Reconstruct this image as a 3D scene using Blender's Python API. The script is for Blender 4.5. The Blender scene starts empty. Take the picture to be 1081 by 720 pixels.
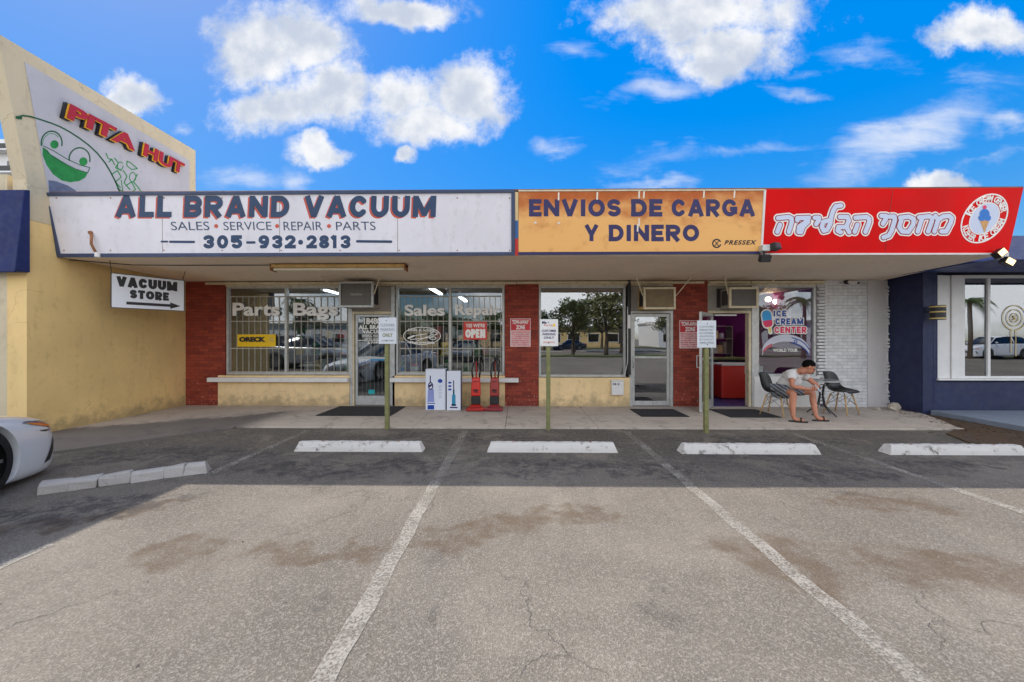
import bpy, bmesh, math, random
import numpy as np
from mathutils import Vector, Matrix, Euler
R = math.radians
random.seed(7)
scene = bpy.context.scene
COL = scene.collection

# ------------------------------------------------------------------ camera, world, sun, exposure
CAMH = 1.5
YAW = R(0.79)
FPX = 400.0
cam_d = bpy.data.cameras.new('camera')
cam = bpy.data.objects.new('camera', cam_d)
COL.objects.link(cam)
cam.location = (0, 0, CAMH)
cam.rotation_euler = (R(90), 0, YAW)
cam_d.sensor_width = 36
cam_d.lens = FPX / 1081 * 36
cam_d.shift_y = -2 / 1081
cam_d.clip_start = 0.05
cam_d.clip_end = 3000
scene.camera = cam

EXPO = 1.52
SKY = 0.15
SUNW = 2.0
scene.view_settings.view_transform = 'Standard'
scene.view_settings.look = 'None'
scene.view_settings.gamma = 1
scene.view_settings.exposure = EXPO
scene.view_settings.use_curve_mapping = False
SUNV = Vector((-0.679, 0.52, 1.0)).normalized()      # towards the sun: behind the shops, to the left
sun_d = bpy.data.lights.new('sun', 'SUN')
sun_d.energy = SUNW
sun_d.angle = R(0.5)
sun_d.color = (1.0, 0.95, 0.87)
sun = bpy.data.objects.new('sun', sun_d)
COL.objects.link(sun)
sun.rotation_euler = (-SUNV).to_track_quat('-Z', 'Y').to_euler()

def lin(c):
    out = []
    for v in c[:3]:
        v = v / 255
        out.append(v / 12.92 if v <= .04045 else ((v + .055) / 1.055) ** 2.4)
    return (*out, 1.0)

class NT:
    """short hand for building node trees"""
    def __init__(s, tree):
        s.t = tree; s.n = tree.nodes; s.l = tree.links
    def new(s, typ, **kw):
        nd = s.n.new(typ)
        for k, v in kw.items():
            if k == 'inp':
                for kk, vv in v.items(): s.set(nd, kk, vv)
            else: setattr(nd, k, v)
        return nd
    def set(s, nd, key, v):
        sock = nd.inputs[key]
        if isinstance(v, bpy.types.NodeSocket): s.l.new(v, sock)
        elif isinstance(v, bpy.types.Node): s.l.new(v.outputs[0], sock)
        else: sock.default_value = v
    def math(s, op, a, b=None, c=None, clamp=False):
        nd = s.n.new('ShaderNodeMath'); nd.operation = op; nd.use_clamp = clamp
        s.set(nd, 0, a)
        if b is not None: s.set(nd, 1, b)
        if c is not None: s.set(nd, 2, c)
        return nd.outputs[0]
    def vmath(s, op, a, b=None):
        nd = s.n.new('ShaderNodeVectorMath'); nd.operation = op
        s.set(nd, 0, a)
        if b is not None: s.set(nd, 1, b)
        return nd.outputs[0]
    def mix(s, fac, a, b, blend='MIX', clamp=True):
        nd = s.n.new('ShaderNodeMix'); nd.data_type = 'RGBA'; nd.blend_type = blend; nd.clamp_factor = clamp
        s.set(nd, 0, fac); s.set(nd, 6, a); s.set(nd, 7, b)
        return nd.outputs[2]
    def noise(s, vec, scale, detail=4, rough=.55, dist=0.0):
        nd = s.n.new('ShaderNodeTexNoise'); s.set(nd, 'Vector', vec)
        nd.inputs['Scale'].default_value = scale; nd.inputs['Detail'].default_value = detail
        nd.inputs['Roughness'].default_value = rough; nd.inputs['Distortion'].default_value = dist
        return nd.outputs[0]
    def ramp(s, v, lo, hi, a=0.0, b=1.0, smooth=True):
        nd = s.n.new('ShaderNodeMapRange')
        nd.interpolation_type = 'SMOOTHSTEP' if smooth else 'LINEAR'
        s.set(nd, 0, v); nd.inputs[1].default_value = lo; nd.inputs[2].default_value = hi
        nd.inputs[3].default_value = a; nd.inputs[4].default_value = b
        return nd.outputs[0]
    def mapping(s, vec, scale=(1, 1, 1), loc=(0, 0, 0), rot=(0, 0, 0)):
        nd = s.n.new('ShaderNodeMapping'); s.set(nd, 'Vector', vec)
        nd.inputs['Scale'].default_value = scale; nd.inputs['Location'].default_value = loc
        nd.inputs['Rotation'].default_value = rot
        return nd.outputs[0]

# ---- measuring helpers: where the line of sight through a photo pixel meets a real plane
CY, SY = math.cos(YAW), math.sin(YAW)
def ray(px, py):
    a = (px - 540.5) / FPX
    return (CY * a - SY, SY * a + CY, (358 - py) / FPX)
def at(px, py, Y):
    d = ray(px, py); t = Y / d[1]
    return Vector((d[0] * t, Y, CAMH + d[2] * t))
def gr(px, py, z=0.0):
    d = ray(px, py); t = (z - CAMH) / d[2]
    return Vector((d[0] * t, d[1] * t, z))
def side(px, py, X):
    d = ray(px, py); t = X / d[0]
    return Vector((X, d[1] * t, CAMH + d[2] * t))

# ---- world: Nishita sky with procedural clouds
world = bpy.data.worlds.new('World')
scene.world = world
world.use_nodes = True
w = NT(world.node_tree)
for n_ in list(w.n): w.n.remove(n_)
sky = w.new('ShaderNodeTexSky', sky_type='NISHITA')
sky.sun_disc = False
sky.sun_elevation = math.asin(SUNV.z)
sky.sun_rotation = math.atan2(SUNV.x, SUNV.y)
sky.air_density = 1.0
sky.dust_density = 0.3
sky.ozone_density = 2.5
tc = w.new('ShaderNodeTexCoord')
bw = w.new('ShaderNodeRGBToBW', inp={0: sky}).outputs[0]
comp = w.math('POWER', w.math('DIVIDE', w.math('MAXIMUM', bw, .05), 1.6), -.8)
skyk = w.vmath('SCALE', sky.outputs[0]); w.l.new(comp, w.n[-1].inputs['Scale'])
hs = w.new('ShaderNodeHueSaturation', inp={'Saturation': 1.5, 'Value': 0.68, 'Hue': 0.504, 'Color': skyk})
gen = tc.outputs['Generated']
sep = w.new('ShaderNodeSeparateXYZ', inp={0: gen})
dx, dy, dz = sep.outputs
ydiv = w.math('MAXIMUM', w.math('ABSOLUTE', dy), 0.02)
u = w.math('DIVIDE', dx, ydiv)
v = w.math('DIVIDE', dz, ydiv)
cmb = w.new('ShaderNodeCombineXYZ', inp={0: u, 1: v, 2: 0.0})
uv = cmb.outputs[0]
n1 = w.new('ShaderNodeTexNoise', inp={'Vector': uv, 'Scale': 5.5, 'Detail': 7.0, 'Roughness': .58})
warp = w.vmath('SCALE', w.vmath('SUBTRACT', n1.outputs[1], (.5, .5, .5)))
w.n[-1].inputs['Scale'].default_value = 0.16
uvw = w.vmath('ADD', uv, warp)
n2 = w.noise(uv, 8.0, 10, .68)
sw = w.new('ShaderNodeSeparateXYZ', inp={0: uvw})
def blob(px, py, rx, ry, rot=0, dens=1.0):
    d = ray(px, py); cu, cv = d[0] / d[1], d[2] / d[1]
    du = w.math('SUBTRACT', sw.outputs[0], cu); dv = w.math('SUBTRACT', sw.outputs[1], cv)
    c, s = math.cos(R(rot)), math.sin(R(rot))
    a = w.math('ADD', w.math('MULTIPLY', du, c * FPX / rx), w.math('MULTIPLY', dv, s * FPX / rx))
    b = w.math('ADD', w.math('MULTIPLY', du, -s * FPX / ry), w.math('MULTIPLY', dv, c * FPX / ry))
    r = w.math('SQRT', w.math('ADD', w.math('MULTIPLY', a, a), w.math('MULTIPLY', b, b)))
    return w.math('MULTIPLY', w.math('SUBTRACT', 1.35, r), dens)
dense = [(268, 52, 50, 40), (320, 42, 48, 34), (352, 92, 44, 42), (300, 112, 62, 30), (430, 96, 46, 28), (492, 98, 52, 38), (452, 128, 66, 24),
         (335, 159, 36, 13), (141, 98, 34, 21), (1003, 191, 36, 13), (425, 10, 66, 18), (735, 12, 116, 30), (765, 50, 74, 34), (1034, 34, 60, 26), (430, 161, 15, 11)]
wisp = [(250, 190, 50, 14, 0, .55), (308, 188, 16, 15, 0, .5), (604, 48, 28, 14, 0, .5), (590, 155, 26, 12, 0, .6), (690, 90, 58, 14, 10, .6), (960, 142, 100, 26, 24, .8), (1062, 130, 24, 12, 0, .6),
        (845, 102, 24, 7, 0, .45), (910, 62, 40, 14, 0, .5), (780, 160, 120, 10, 3, .35), (690, 192, 40, 8, 0, .5), (1040, 165, 60, 8, 10, .4), (845, 80, 20, 6, 0, .4), (195, 133, 12, 6, 0, .4)]
def maxall(L):
    m = L[0]
    for x in L[1:]: m = w.math('MAXIMUM', m, x)
    return m
mD = maxall([blob(*b) for b in dense])
mW = maxall([blob(*b) for b in wisp])
nz = w.math('MULTIPLY', w.math('SUBTRACT', n2, .5), 1.8)
covD = w.ramp(w.math('ADD', mD, nz), 0.10, 0.85)
n4 = w.noise(w.mapping(uv, rot=(0, 0, R(-26)), scale=(3.2, 13, 1)), 1.0, 8, .62, .5)
covW = w.math('MULTIPLY', w.ramp(w.math('ADD', mW, w.math('MULTIPLY', w.math('SUBTRACT', n4, .5), 2.0)), 0.0, 1.25), .72)
front = w.ramp(dy, -.02, .1)
cov1 = w.math('MULTIPLY', w.math('MAXIMUM', covD, covW), front)
# unseen clouds behind the camera, added as neutral fill for the shaded fronts
nb = w.noise(w.mapping(gen, scale=(1, 1, 1.6)), 2.3, 7, .56)
cov2 = w.math('MULTIPLY', w.ramp(nb, .38, .52), w.ramp(dy, .15, -.1))
cov = w.math('MULTIPLY', w.math('MAXIMUM', cov1, cov2), w.ramp(dz, -.02, .03))
# the clouds' own body: thick middles and undersides greyer than the sunlit tops
n3 = w.noise(w.mapping(uv, loc=(0.03, 0.09, 0)), 7.0, 6, .55)
bodyf = w.ramp(w.math('ADD', n3, w.math('MULTIPLY', mD, .12)), .42, .74)
K = 1 / SKY / 2 ** EXPO
cloud = w.mix(bodyf, (.97 * K, .98 * K, 1.0 * K, 1), (.58 * K, .65 * K, .78 * K, 1))
lit = w.math('ADD', 1.0, w.math('MULTIPLY', w.ramp(dy, .1, -.5), 1.1))     # clouds behind the camera made brighter than the visible ones, as fill light
cl2 = w.vmath('SCALE', cloud); w.l.new(lit, w.n[-1].inputs['Scale'])
skyc = w.mix(cov, hs.outputs[0], cl2)
bg = w.new('ShaderNodeBackground', inp={'Color': skyc, 'Strength': SKY})
w.new('ShaderNodeOutputWorld', inp={'Surface': bg.outputs[0]})

# ------------------------------------------------------------------ materials
MATS = {}
def new_mat(name):
    m = bpy.data.materials.new(name); m.use_nodes = True
    for n_ in list(m.node_tree.nodes): m.node_tree.nodes.remove(n_)
    MATS[name] = m
    return m, NT(m.node_tree)
def finish(N, shader):
    N.new('ShaderNodeOutputMaterial', inp={'Surface': shader})
def principled(N, color, rough=.6, metal=0, normal=None, spec=.5, emis=None, estr=0, coat=0):
    p = N.new('ShaderNodeBsdfPrincipled')
    N.set(p, 'Base Color', color); N.set(p, 'Roughness', rough); N.set(p, 'Metallic', metal)
    N.set(p, 'Specular IOR Level', spec)
    if coat: N.set(p, 'Coat Weight', coat); N.set(p, 'Coat Roughness', .05)
    if normal is not None: N.set(p, 'Normal', normal)
    if emis is not None: N.set(p, 'Emission Color', emis); N.set(p, 'Emission Strength', estr)
    return p.outputs[0]
def bump(N, h, strength=.3, dist=.01):
    b = N.new('ShaderNodeBump', inp={'Height': h, 'Strength': strength, 'Distance': dist})
    return b.outputs[0]
def mat(name, rgb, rough=.6, var=.10, vs=2.5, bs=60, bstr=.12, metal=0, spec=.5, dirt=0.0, dirt_rgb=(90, 80, 65), coat=0, bd=.004, wall=False):
    """painted / plain surface with uneven tone, dirt streaks and a fine bump"""
    if name in MATS: return MATS[name]
    m, N = new_mat(name)
    o = N.new('ShaderNodeTexCoord').outputs['Object']
    c = lin(rgb)
    n = N.noise(o, vs, 5, .6)
    f = N.ramp(n, .3, .7, 1 - var, 1 + var)
    base = N.mix(1.0, c, N.new('ShaderNodeCombineColor', inp={0: f, 1: f, 2: f}).outputs[0], 'MULTIPLY')
    if dirt:
        st = N.noise(N.mapping(o, scale=(9, 9, 1.1)), 1.0, 6, .65)
        sp = N.noise(o, 11, 5, .6)
        d = N.math('MULTIPLY', N.ramp(N.math('MULTIPLY', N.math('ADD', st, sp), .5), .5, .68), dirt)
        base = N.mix(d, base, lin(dirt_rgb))
    hgt = N.noise(o, bs, 3)
    if wall:
        sz = N.new('ShaderNodeSeparateXYZ', inp={0: o}).outputs[2]
        cw = N.vmath('ADD', o, N.vmath('MULTIPLY', N.vmath('SUBTRACT', N.new('ShaderNodeTexNoise', inp={'Vector': o, 'Scale': 2.2, 'Detail': 6.0}).outputs[1], (.5, .5, .5)), (1.1, 1.1, 1.1)))
        ve = N.new('ShaderNodeTexVoronoi', feature='DISTANCE_TO_EDGE', inp={'Vector': cw, 'Scale': .5})
        ck = N.math('MULTIPLY', N.ramp(ve.outputs[0], .006, .001), N.ramp(N.noise(o, .9, 3), .5, .58))
        base = N.mix(N.math('MULTIPLY', ck, .45), base, lin(dirt_rgb))
        sp2 = N.ramp(N.math('SUBTRACT', N.noise(o, 5, 6, .7), N.math('MULTIPLY', sz, 1.1)), .12, .5)
        base = N.mix(N.math('MULTIPLY', sp2, .55), base, lin((118, 104, 84)))
        hgt = N.math('ADD', hgt, N.math('MULTIPLY', N.noise(o, 14, 5), 1.2))
    rr = N.ramp(N.noise(o, vs * 4, 3), .3, .7, max(.02, rough - .08), min(1, rough + .08))
    nm = bump(N, hgt, bstr, bd) if bstr else None
    finish(N, principled(N, base, rr, metal, nm, spec, coat=coat))
    return m
def emat(name, rgb, strength):
    if name in MATS: return MATS[name]
    m, N = new_mat(name)
    e = N.new('ShaderNodeEmission', inp={'Color': lin(rgb), 'Strength': strength})
    finish(N, e.outputs[0]); return m

def brick_mat(name, c1, c2, cm, bw=.205, bh=.068, mort=.006, rough=.75, chips=None, bstr=.5):
    m, N = new_mat(name)
    o = N.new('ShaderNodeTexCoord').outputs['Object']
    s = N.new('ShaderNodeSeparateXYZ', inp={0: o})
    xx = N.math('ADD', s.outputs[0], s.outputs[1])
    vec = N.new('ShaderNodeCombineXYZ', inp={0: xx, 1: s.outputs[2], 2: 0.0}).outputs[0]
    wv = N.vmath('ADD', vec, N.vmath('MULTIPLY', N.vmath('SUBTRACT', N.new('ShaderNodeTexNoise', inp={'Vector': o, 'Scale': 25.0}).outputs[1], (.5, .5, .5)), (.006, .006, 0)))
    b = N.new('ShaderNodeTexBrick', inp={'Vector': wv, 'Color1': lin(c1), 'Color2': lin(c2), 'Mortar': lin(cm), 'Scale': 1.0,
              'Mortar Size': mort, 'Mortar Smooth': .25, 'Bias': 0.0, 'Brick Width': bw, 'Row Height': bh})
    n = N.noise(o, 6, 5, .65)
    f = N.ramp(n, .3, .7, .86, 1.12)
    base = N.mix(1.0, b.outputs[0], N.new('ShaderNodeCombineColor', inp={0: f, 1: f, 2: f}).outputs[0], 'MULTIPLY')
    if chips:
        ch = N.noise(o, 22, 4, .7)
        low = N.ramp(s.outputs[2], 1.1, .1)
        base = N.mix(N.ramp(N.math('ADD', ch, N.math('MULTIPLY', low, .09)), .70, .73), base, lin(chips))
    h = N.math('SUBTRACT', N.math('MULTIPLY', N.noise(o, 70, 3), .25), b.outputs[1])
    finish(N, principled(N, base, rough, 0, bump(N, h, bstr, .008)))
    return m

M_brick = brick_mat('red_painted_brick', (128, 46, 32), (164, 68, 46), (110, 54, 42), chips=(196, 170, 150))
M_wbrick = brick_mat('white_painted_brick', (214, 214, 214), (226, 226, 224), (188, 188, 188), bh=.072, rough=.6)
M_cream = mat('cream_plaster', (238, 208, 156), .8, .07, 1.5, 90, .25, dirt=.25, dirt_rgb=(150, 125, 85), wall=True)
M_yellow = mat('yellow_plaster', (228, 196, 134), .85, .09, .9, 70, .35, dirt=.24, dirt_rgb=(150, 120, 75), wall=True)
M_pita = mat('beige_stucco', (205, 190, 160), .85, .09, .8, 50, .6, dirt=.3, dirt_rgb=(140, 125, 100), wall=True)
M_panelw = mat('grey_white_stucco', (184, 182, 187), .85, .07, 1.2, 60, .5, dirt=.25, dirt_rgb=(150, 148, 148))
M_soffit = mat('tan_soffit_plaster', (242, 224, 200), .85, .05, .7, 60, .2, dirt=.18, dirt_rgb=(150, 130, 108))
M_signw = mat('white_painted_sign_board', (228, 224, 228), .55, .05, 1.3, 12, .12, dirt=.28, dirt_rgb=(176, 168, 166))
M_navyt = mat('faded_navy_paint', (58, 70, 98), .5, .12, 8, 60, .1)
M_blue_l = mat('navy_letter_paint', (42, 66, 98), .5, .12, 6, 0, 0)
M_red_l = mat('coral_letter_paint', (205, 88, 66), .5, .1, 6, 0, 0)
M_dark_l = mat('dark_blue_print', (44, 40, 92), .45, .1, 5, 0, 0)
M_black_l = mat('black_print', (34, 32, 36), .5, .1, 8, 0, 0)
M_white_l = mat('white_vinyl', (244, 242, 236), .5, .03, 8, 0, 0)
M_redsign = mat('red_sign_vinyl', (222, 4, 6), .5, .10, 1.2, 3, .25, spec=.12)
M_redtxt = mat('dark_red_print', (150, 12, 22), .4, .05, 3, 0, 0)
M_paleblue = mat('pale_blue_print', (206, 216, 238), .4, .03, 3, 0, 0)
M_alu = mat('aged_aluminium', (190, 190, 186), .42, .10, 9, 90, .06, metal=.35, dirt=.35, dirt_rgb=(128, 120, 108))
M_cframe = mat('cream_metal_frame', (214, 200, 168), .5, .10, 9, 60, .1, dirt=.4, dirt_rgb=(140, 115, 84))
M_bars = mat('cream_security_bars', (176, 170, 156), .5, .1, 9, 60, .05)
M_whitep = mat('white_paint', (226, 224, 220), .5, .04, 4, 60, .08, dirt=.15, dirt_rgb=(160, 155, 145))
M_navyb = mat('navy_wall_paint', (27, 37, 74), .6, .12, 1.8, 80, .3, dirt=.18, dirt_rgb=(76, 84, 118))
M_navyc = mat('navy_canopy_metal', (52, 68, 122), .4, .08, 2, 40, .05)
M_navya = mat('navy_awning_canvas', (18, 34, 88), .75, .12, 3, 300, .2)
M_dark = mat('dark_metal', (36, 36, 40), .45, .1, 6, 60, .05)
M_black = mat('black_plastic', (26, 26, 28), .42, .1, 6, 90, .1)
M_rubber = mat('black_rubber', (24, 24, 25), .8, .15, 8, 120, .3)
M_mat = mat('charcoal_mat_fibre', (40, 40, 42), .95, .2, 30, 400, .6)
M_grey = mat('grey_painted_panel', (160, 154, 144), .6, .08, 3, 60, .1, dirt=.35, dirt_rgb=(108, 98, 84))
M_acgrille = mat('dark_grille', (92, 88, 84), .6, .08, 10, 0, 0)
M_wood = mat('weathered_green_post_paint', (122, 122, 78), .8, .18, 12, 90, .3, dirt=.3, dirt_rgb=(92, 72, 46))
M_legwood = mat('beech_wood', (198, 160, 108), .5, .14, 14, 60, .1)
M_skin = mat('skin', (184, 122, 94), .55, .16, 9, 120, .12)
M_shirt = mat('white_cotton', (214, 210, 206), .85, .05, 6, 13, .9, bd=.03)
M_shorts = mat('grey_striped_cotton', (112, 116, 124), .85, .08, 10, 200, .25)
M_hair = mat('black_hair', (14, 11, 10), .8, .25, 40, 160, .5, bd=.01, spec=.1)
M_rust = mat('rusty_metal', (150, 98, 62), .75, .3, 12, 60, .3)
M_fixture = mat('yellowed_fixture_plastic', (216, 178, 110), .6, .15, 5, 40, .08, dirt=.4, dirt_rgb=(160, 104, 40))
M_oran = mat('orange_print', (226, 100, 36), .4, .05, 3, 0, 0)
M_yelsign = mat('yellow_vinyl', (240, 196, 22), .5, .04, 3, 0, 0)
M_openred = mat('red_plastic_sign', (214, 58, 44), .4, .05, 3, 0, 0)
M_card = mat('white_carton', (222, 226, 236), .55, .02, 3, 0, 0)
M_vacred = mat('red_vinyl_bag', (206, 42, 24), .45, .08, 5, 30, .15)
M_vacred2 = mat('faded_red_vinyl_bag', (158, 52, 44), .5, .10, 5, 30, .15)
M_green = mat('green_mural_paint', (34, 132, 62), .75, .16, 10, 60, .1)
M_green2 = mat('dark_green_mural_line', (24, 84, 48), .75, .16, 10, 60, .1)
M_gold = mat('gold_vinyl', (206, 180, 110), .5, .05, 4, 0, 0)
M_carw = mat('white_car_paint', (226, 228, 232), .18, .01, 2, 0, 0, coat=.8)
M_silver = mat('silver_car_paint', (150, 154, 160), .25, .02, 2, 0, 0, metal=.4, coat=.8)
M_darkcar = mat('dark_grey_car_paint', (50, 54, 62), .22, .02, 2, 0, 0, coat=.8)
M_carglass = mat('tinted_car_glass', (14, 16, 18), .06, .02, 2, 0, 0, spec=.9)
M_rim = mat('alloy_rim', (150, 152, 156), .3, .05, 5, 0, 0, metal=.8)
M_amber = mat('amber_reflector', (238, 126, 30), .2, .05, 5, 0, 0, coat=.6)
M_lamp = mat('headlight_lens', (120, 126, 134), .08, .2, 20, 0, 0, coat=1)
M_interior = mat('interior_wall', (92, 88, 80), .9, .08, 1, 0, 0)
M_intdark = mat('interior_floor', (62, 60, 62), .6, .1, 2, 0, 0)
M_purple = mat('purple_interior_wall', (140, 44, 122), .8, .06, 1, 0, 0)
M_bluefloor = mat('blue_interior_floor', (40, 60, 120), .4, .15, 2, 0, 0)
M_rock = mat('broken_concrete', (176, 166, 150), .9, .2, 9, 40, .6)
M_tube = emat('fluorescent_tube', (236, 246, 255), 5.0)
M_flood = emat('lit_floodlight_lens', (255, 214, 150), 1.1)
M_bulb = emat('warm_bulb', (255, 214, 170), 6.0)

def glass_mat(name, refl=.3, tint=(.78, .82, .82)):
    m, N = new_mat(name)
    o = N.new('ShaderNodeTexCoord').outputs['Object']
    g = N.new('ShaderNodeBsdfGlossy', inp={'Color': (.95, .97, 1, 1), 'Roughness': 0.0,
              'Normal': bump(N, N.noise(o, 1.1, 1), .05, .03)})
    t = N.new('ShaderNodeBsdfTransparent', inp={'Color': (*tint, 1)})
    lw = N.new('ShaderNodeLayerWeight', inp={'Blend': .35})
    fac = N.math('ADD', N.math('MULTIPLY', lw.outputs[0], .6), refl, clamp=True)
    mx = N.new('ShaderNodeMixShader', inp={0: fac, 1: t.outputs[0], 2: g.outputs[0]})
    finish(N, mx.outputs[0]); return m
M_glass = glass_mat('shop_window_glass', .10)
M_glass_t = glass_mat('tinted_office_glass', .27, (.4, .42, .42))

def asphalt():
    m, N = new_mat('aged_asphalt')
    o = N.new('ShaderNodeTexCoord').outputs['Object']
    big = N.noise(o, .35, 4, .6, .4)
    med = N.noise(o, 2.2, 5, .65)
    fine = N.noise(o, 55, 3, .7)
    vor = N.new('ShaderNodeTexVoronoi', inp={'Vector': o, 'Scale': 110.0})
    vor2 = N.new('ShaderNodeTexVoronoi', inp={'Vector': o, 'Scale': 230.0})
    c = N.mix(N.ramp(big, .35, .65), lin((99, 92, 83)), lin((125, 117, 106)))
    c = N.mix(N.math('MULTIPLY', N.ramp(med, .42, .68), .45), c, lin((100, 93, 85)))
    tr = N.noise(N.mapping(o, scale=(1.6, .22, 1)), 1.0, 5, .6)
    c = N.mix(N.math('MULTIPLY', N.ramp(tr, .48, .66), .45), c, lin((98, 91, 85)))
    pat = N.noise(o, 14, 6, .8)
    c = N.mix(N.math('MULTIPLY', N.ramp(pat, .5, .72), .35), c, lin((92, 86, 80)))
    sc = N.new('ShaderNodeSeparateColor', inp={0: vor.outputs[1]}).outputs
    sc2 = N.new('ShaderNodeSeparateColor', inp={0: vor2.outputs[1]}).outputs
    c = N.mix(N.math('MULTIPLY', N.ramp(sc[0], .6, .98), .38), c, lin((166, 157, 147)))
    c = N.mix(N.math('MULTIPLY', N.ramp(sc2[1], .25, .0), .42), c, lin((66, 62, 62)))
    c = N.mix(N.math('MULTIPLY', N.ramp(sc2[0], .7, 1), .35), c, lin((170, 162, 150)))
    s = N.new('ShaderNodeSeparateXYZ', inp={0: o}).outputs
    # brown wash left by standing water, oily marks multiplied to darken the shaded strip
    def spot(px, py, rx, ry, ang=0):
        p = gr(px, py)
        wx = N.math('ADD', N.math('SUBTRACT', s[0], p.x), N.math('MULTIPLY', N.math('SUBTRACT', med, .5), 1.3))
        wy = N.math('ADD', N.math('SUBTRACT', s[1], p.y), N.math('MULTIPLY', N.math('SUBTRACT', N.noise(o, 3.1, 4), .5), .8))
        ca, sa = math.cos(R(ang)), math.sin(R(ang))
        a = N.math('DIVIDE', N.math('ADD', N.math('MULTIPLY', wx, ca), N.math('MULTIPLY', wy, sa)), rx)
        b = N.math('DIVIDE', N.math('SUBTRACT', N.math('MULTIPLY', wy, ca), N.math('MULTIPLY', wx, sa)), ry)
        return N.ramp(N.math('SQRT', N.math('ADD', N.math('MULTIPLY', a, a), N.math('MULTIPLY', b, b))), 1.1, .55)
    br = spot(185, 583, .36, .22, 20)
    for a in ((330, 585, .75, .16, 5), (510, 560, .7, .25, 20), (830, 590, .5, .4, 0), (110, 545, .8, .12, 35), (600, 545, .5, .2, 0), (1000, 600, .6, .3, 0), (920, 530, .6, .2, 0)):
        br = N.math('MAXIMUM', br, spot(*a))
    c = N.mix(N.math('MULTIPLY', N.math('MULTIPLY', br, N.ramp(N.noise(o, 5, 6, .7), .28, .6)), .62), c, lin((86, 68, 50)))
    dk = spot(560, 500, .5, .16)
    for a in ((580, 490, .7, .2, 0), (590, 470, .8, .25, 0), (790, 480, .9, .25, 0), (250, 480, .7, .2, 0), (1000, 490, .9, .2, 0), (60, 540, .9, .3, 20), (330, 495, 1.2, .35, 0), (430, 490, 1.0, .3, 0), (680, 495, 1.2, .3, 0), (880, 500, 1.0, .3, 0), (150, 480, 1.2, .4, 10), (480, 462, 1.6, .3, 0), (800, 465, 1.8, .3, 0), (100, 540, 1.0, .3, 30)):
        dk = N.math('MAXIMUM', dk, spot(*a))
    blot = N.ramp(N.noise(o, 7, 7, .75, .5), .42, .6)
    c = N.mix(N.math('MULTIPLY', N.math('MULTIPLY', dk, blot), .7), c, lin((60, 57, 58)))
    # grease blotches, thickened toward the walkway to paint the shaded strip darker
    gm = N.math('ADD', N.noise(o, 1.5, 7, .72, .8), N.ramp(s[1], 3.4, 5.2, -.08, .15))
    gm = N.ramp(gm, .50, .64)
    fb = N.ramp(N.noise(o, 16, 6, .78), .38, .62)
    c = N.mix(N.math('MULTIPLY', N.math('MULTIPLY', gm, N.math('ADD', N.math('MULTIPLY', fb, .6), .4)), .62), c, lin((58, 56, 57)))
    # cracks
    cw = N.vmath('ADD', o, N.vmath('MULTIPLY', N.vmath('SUBTRACT', N.new('ShaderNodeTexNoise', inp={'Vector': o, 'Scale': 2.4, 'Detail': 6.0}).outputs[1], (.5, .5, .5)), (.9, .9, .9)))
    ve = N.new('ShaderNodeTexVoronoi', feature='DISTANCE_TO_EDGE', inp={'Vector': cw, 'Scale': .42})
    crack = N.math('MULTIPLY', N.ramp(ve.outputs[0], .006, .0015), N.ramp(N.noise(o, .8, 3), .48, .58))
    c = N.mix(N.math('MULTIPLY', crack, .15), c, lin((58, 54, 52)))
    h = N.math('ADD', N.math('MULTIPLY', vor.outputs[0], .8), N.math('SUBTRACT', fine, N.math('MULTIPLY', crack, 1.5)))
    finish(N, principled(N, c, .9, 0, bump(N, h, .7, .007), .2))
    return m
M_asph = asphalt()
def worn_paint():
    m, N = new_mat('worn_white_road_paint')
    o = N.new('ShaderNodeTexCoord').outputs['Object']
    n = N.math('ADD', N.math('MULTIPLY', N.noise(o, 60, 4, .75), .6), N.math('MULTIPLY', N.noise(o, 3.5, 5, .7), .4))
    s = N.new('ShaderNodeSeparateXYZ', inp={0: o}).outputs
    th = N.ramp(s[1], 3.6, 5.0, .0, .04)
    a = N.ramp(N.math('SUBTRACT', n, th), .37, .58)
    c = N.mix(N.noise(o, 90, 3), lin((168, 162, 152)), lin((138, 131, 122)))
    p = principled(N, c, .8, 0, bump(N, N.noise(o, 75, 3), .4, .004), .3)
    t = N.new('ShaderNodeBsdfTransparent')
    mx = N.new('ShaderNodeMixShader', inp={0: N.math('MULTIPLY', a, .88), 1: t.outputs[0], 2: p})
    finish(N, mx.outputs[0]); return m
M_line = worn_paint()
def concrete(name, c1, c2, stain=.5, leftdark=False):
    m, N = new_mat(name)
    o = N.new('ShaderNodeTexCoord').outputs['Object']
    c = N.mix(N.noise(o, 1.6, 6, .62, .3), lin(c1), lin(c2))
    f = N.ramp(N.noise(o, 120, 2), .2, .8, .88, 1.1)
    c = N.mix(1.0, c, N.new('ShaderNodeCombineColor', inp={0: f, 1: f, 2: f}).outputs[0], 'MULTIPLY')
    c = N.mix(N.math('MULTIPLY', N.ramp(N.noise(o, 3.2, 6, .7, 1.0), .5, .68), stain), c, lin((84, 78, 74)))
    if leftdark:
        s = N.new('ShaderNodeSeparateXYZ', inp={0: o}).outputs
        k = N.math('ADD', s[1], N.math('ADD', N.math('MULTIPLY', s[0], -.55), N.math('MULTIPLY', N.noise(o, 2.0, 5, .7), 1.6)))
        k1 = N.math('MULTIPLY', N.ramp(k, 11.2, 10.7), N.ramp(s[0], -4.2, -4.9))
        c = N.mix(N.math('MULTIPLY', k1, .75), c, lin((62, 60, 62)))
    finish(N, principled(N, c, .85, 0, bump(N, N.noise(o, 70, 4, .7), .35, .005), .3))
    return m
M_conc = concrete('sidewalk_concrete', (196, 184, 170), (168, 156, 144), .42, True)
M_stopc = None
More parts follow.
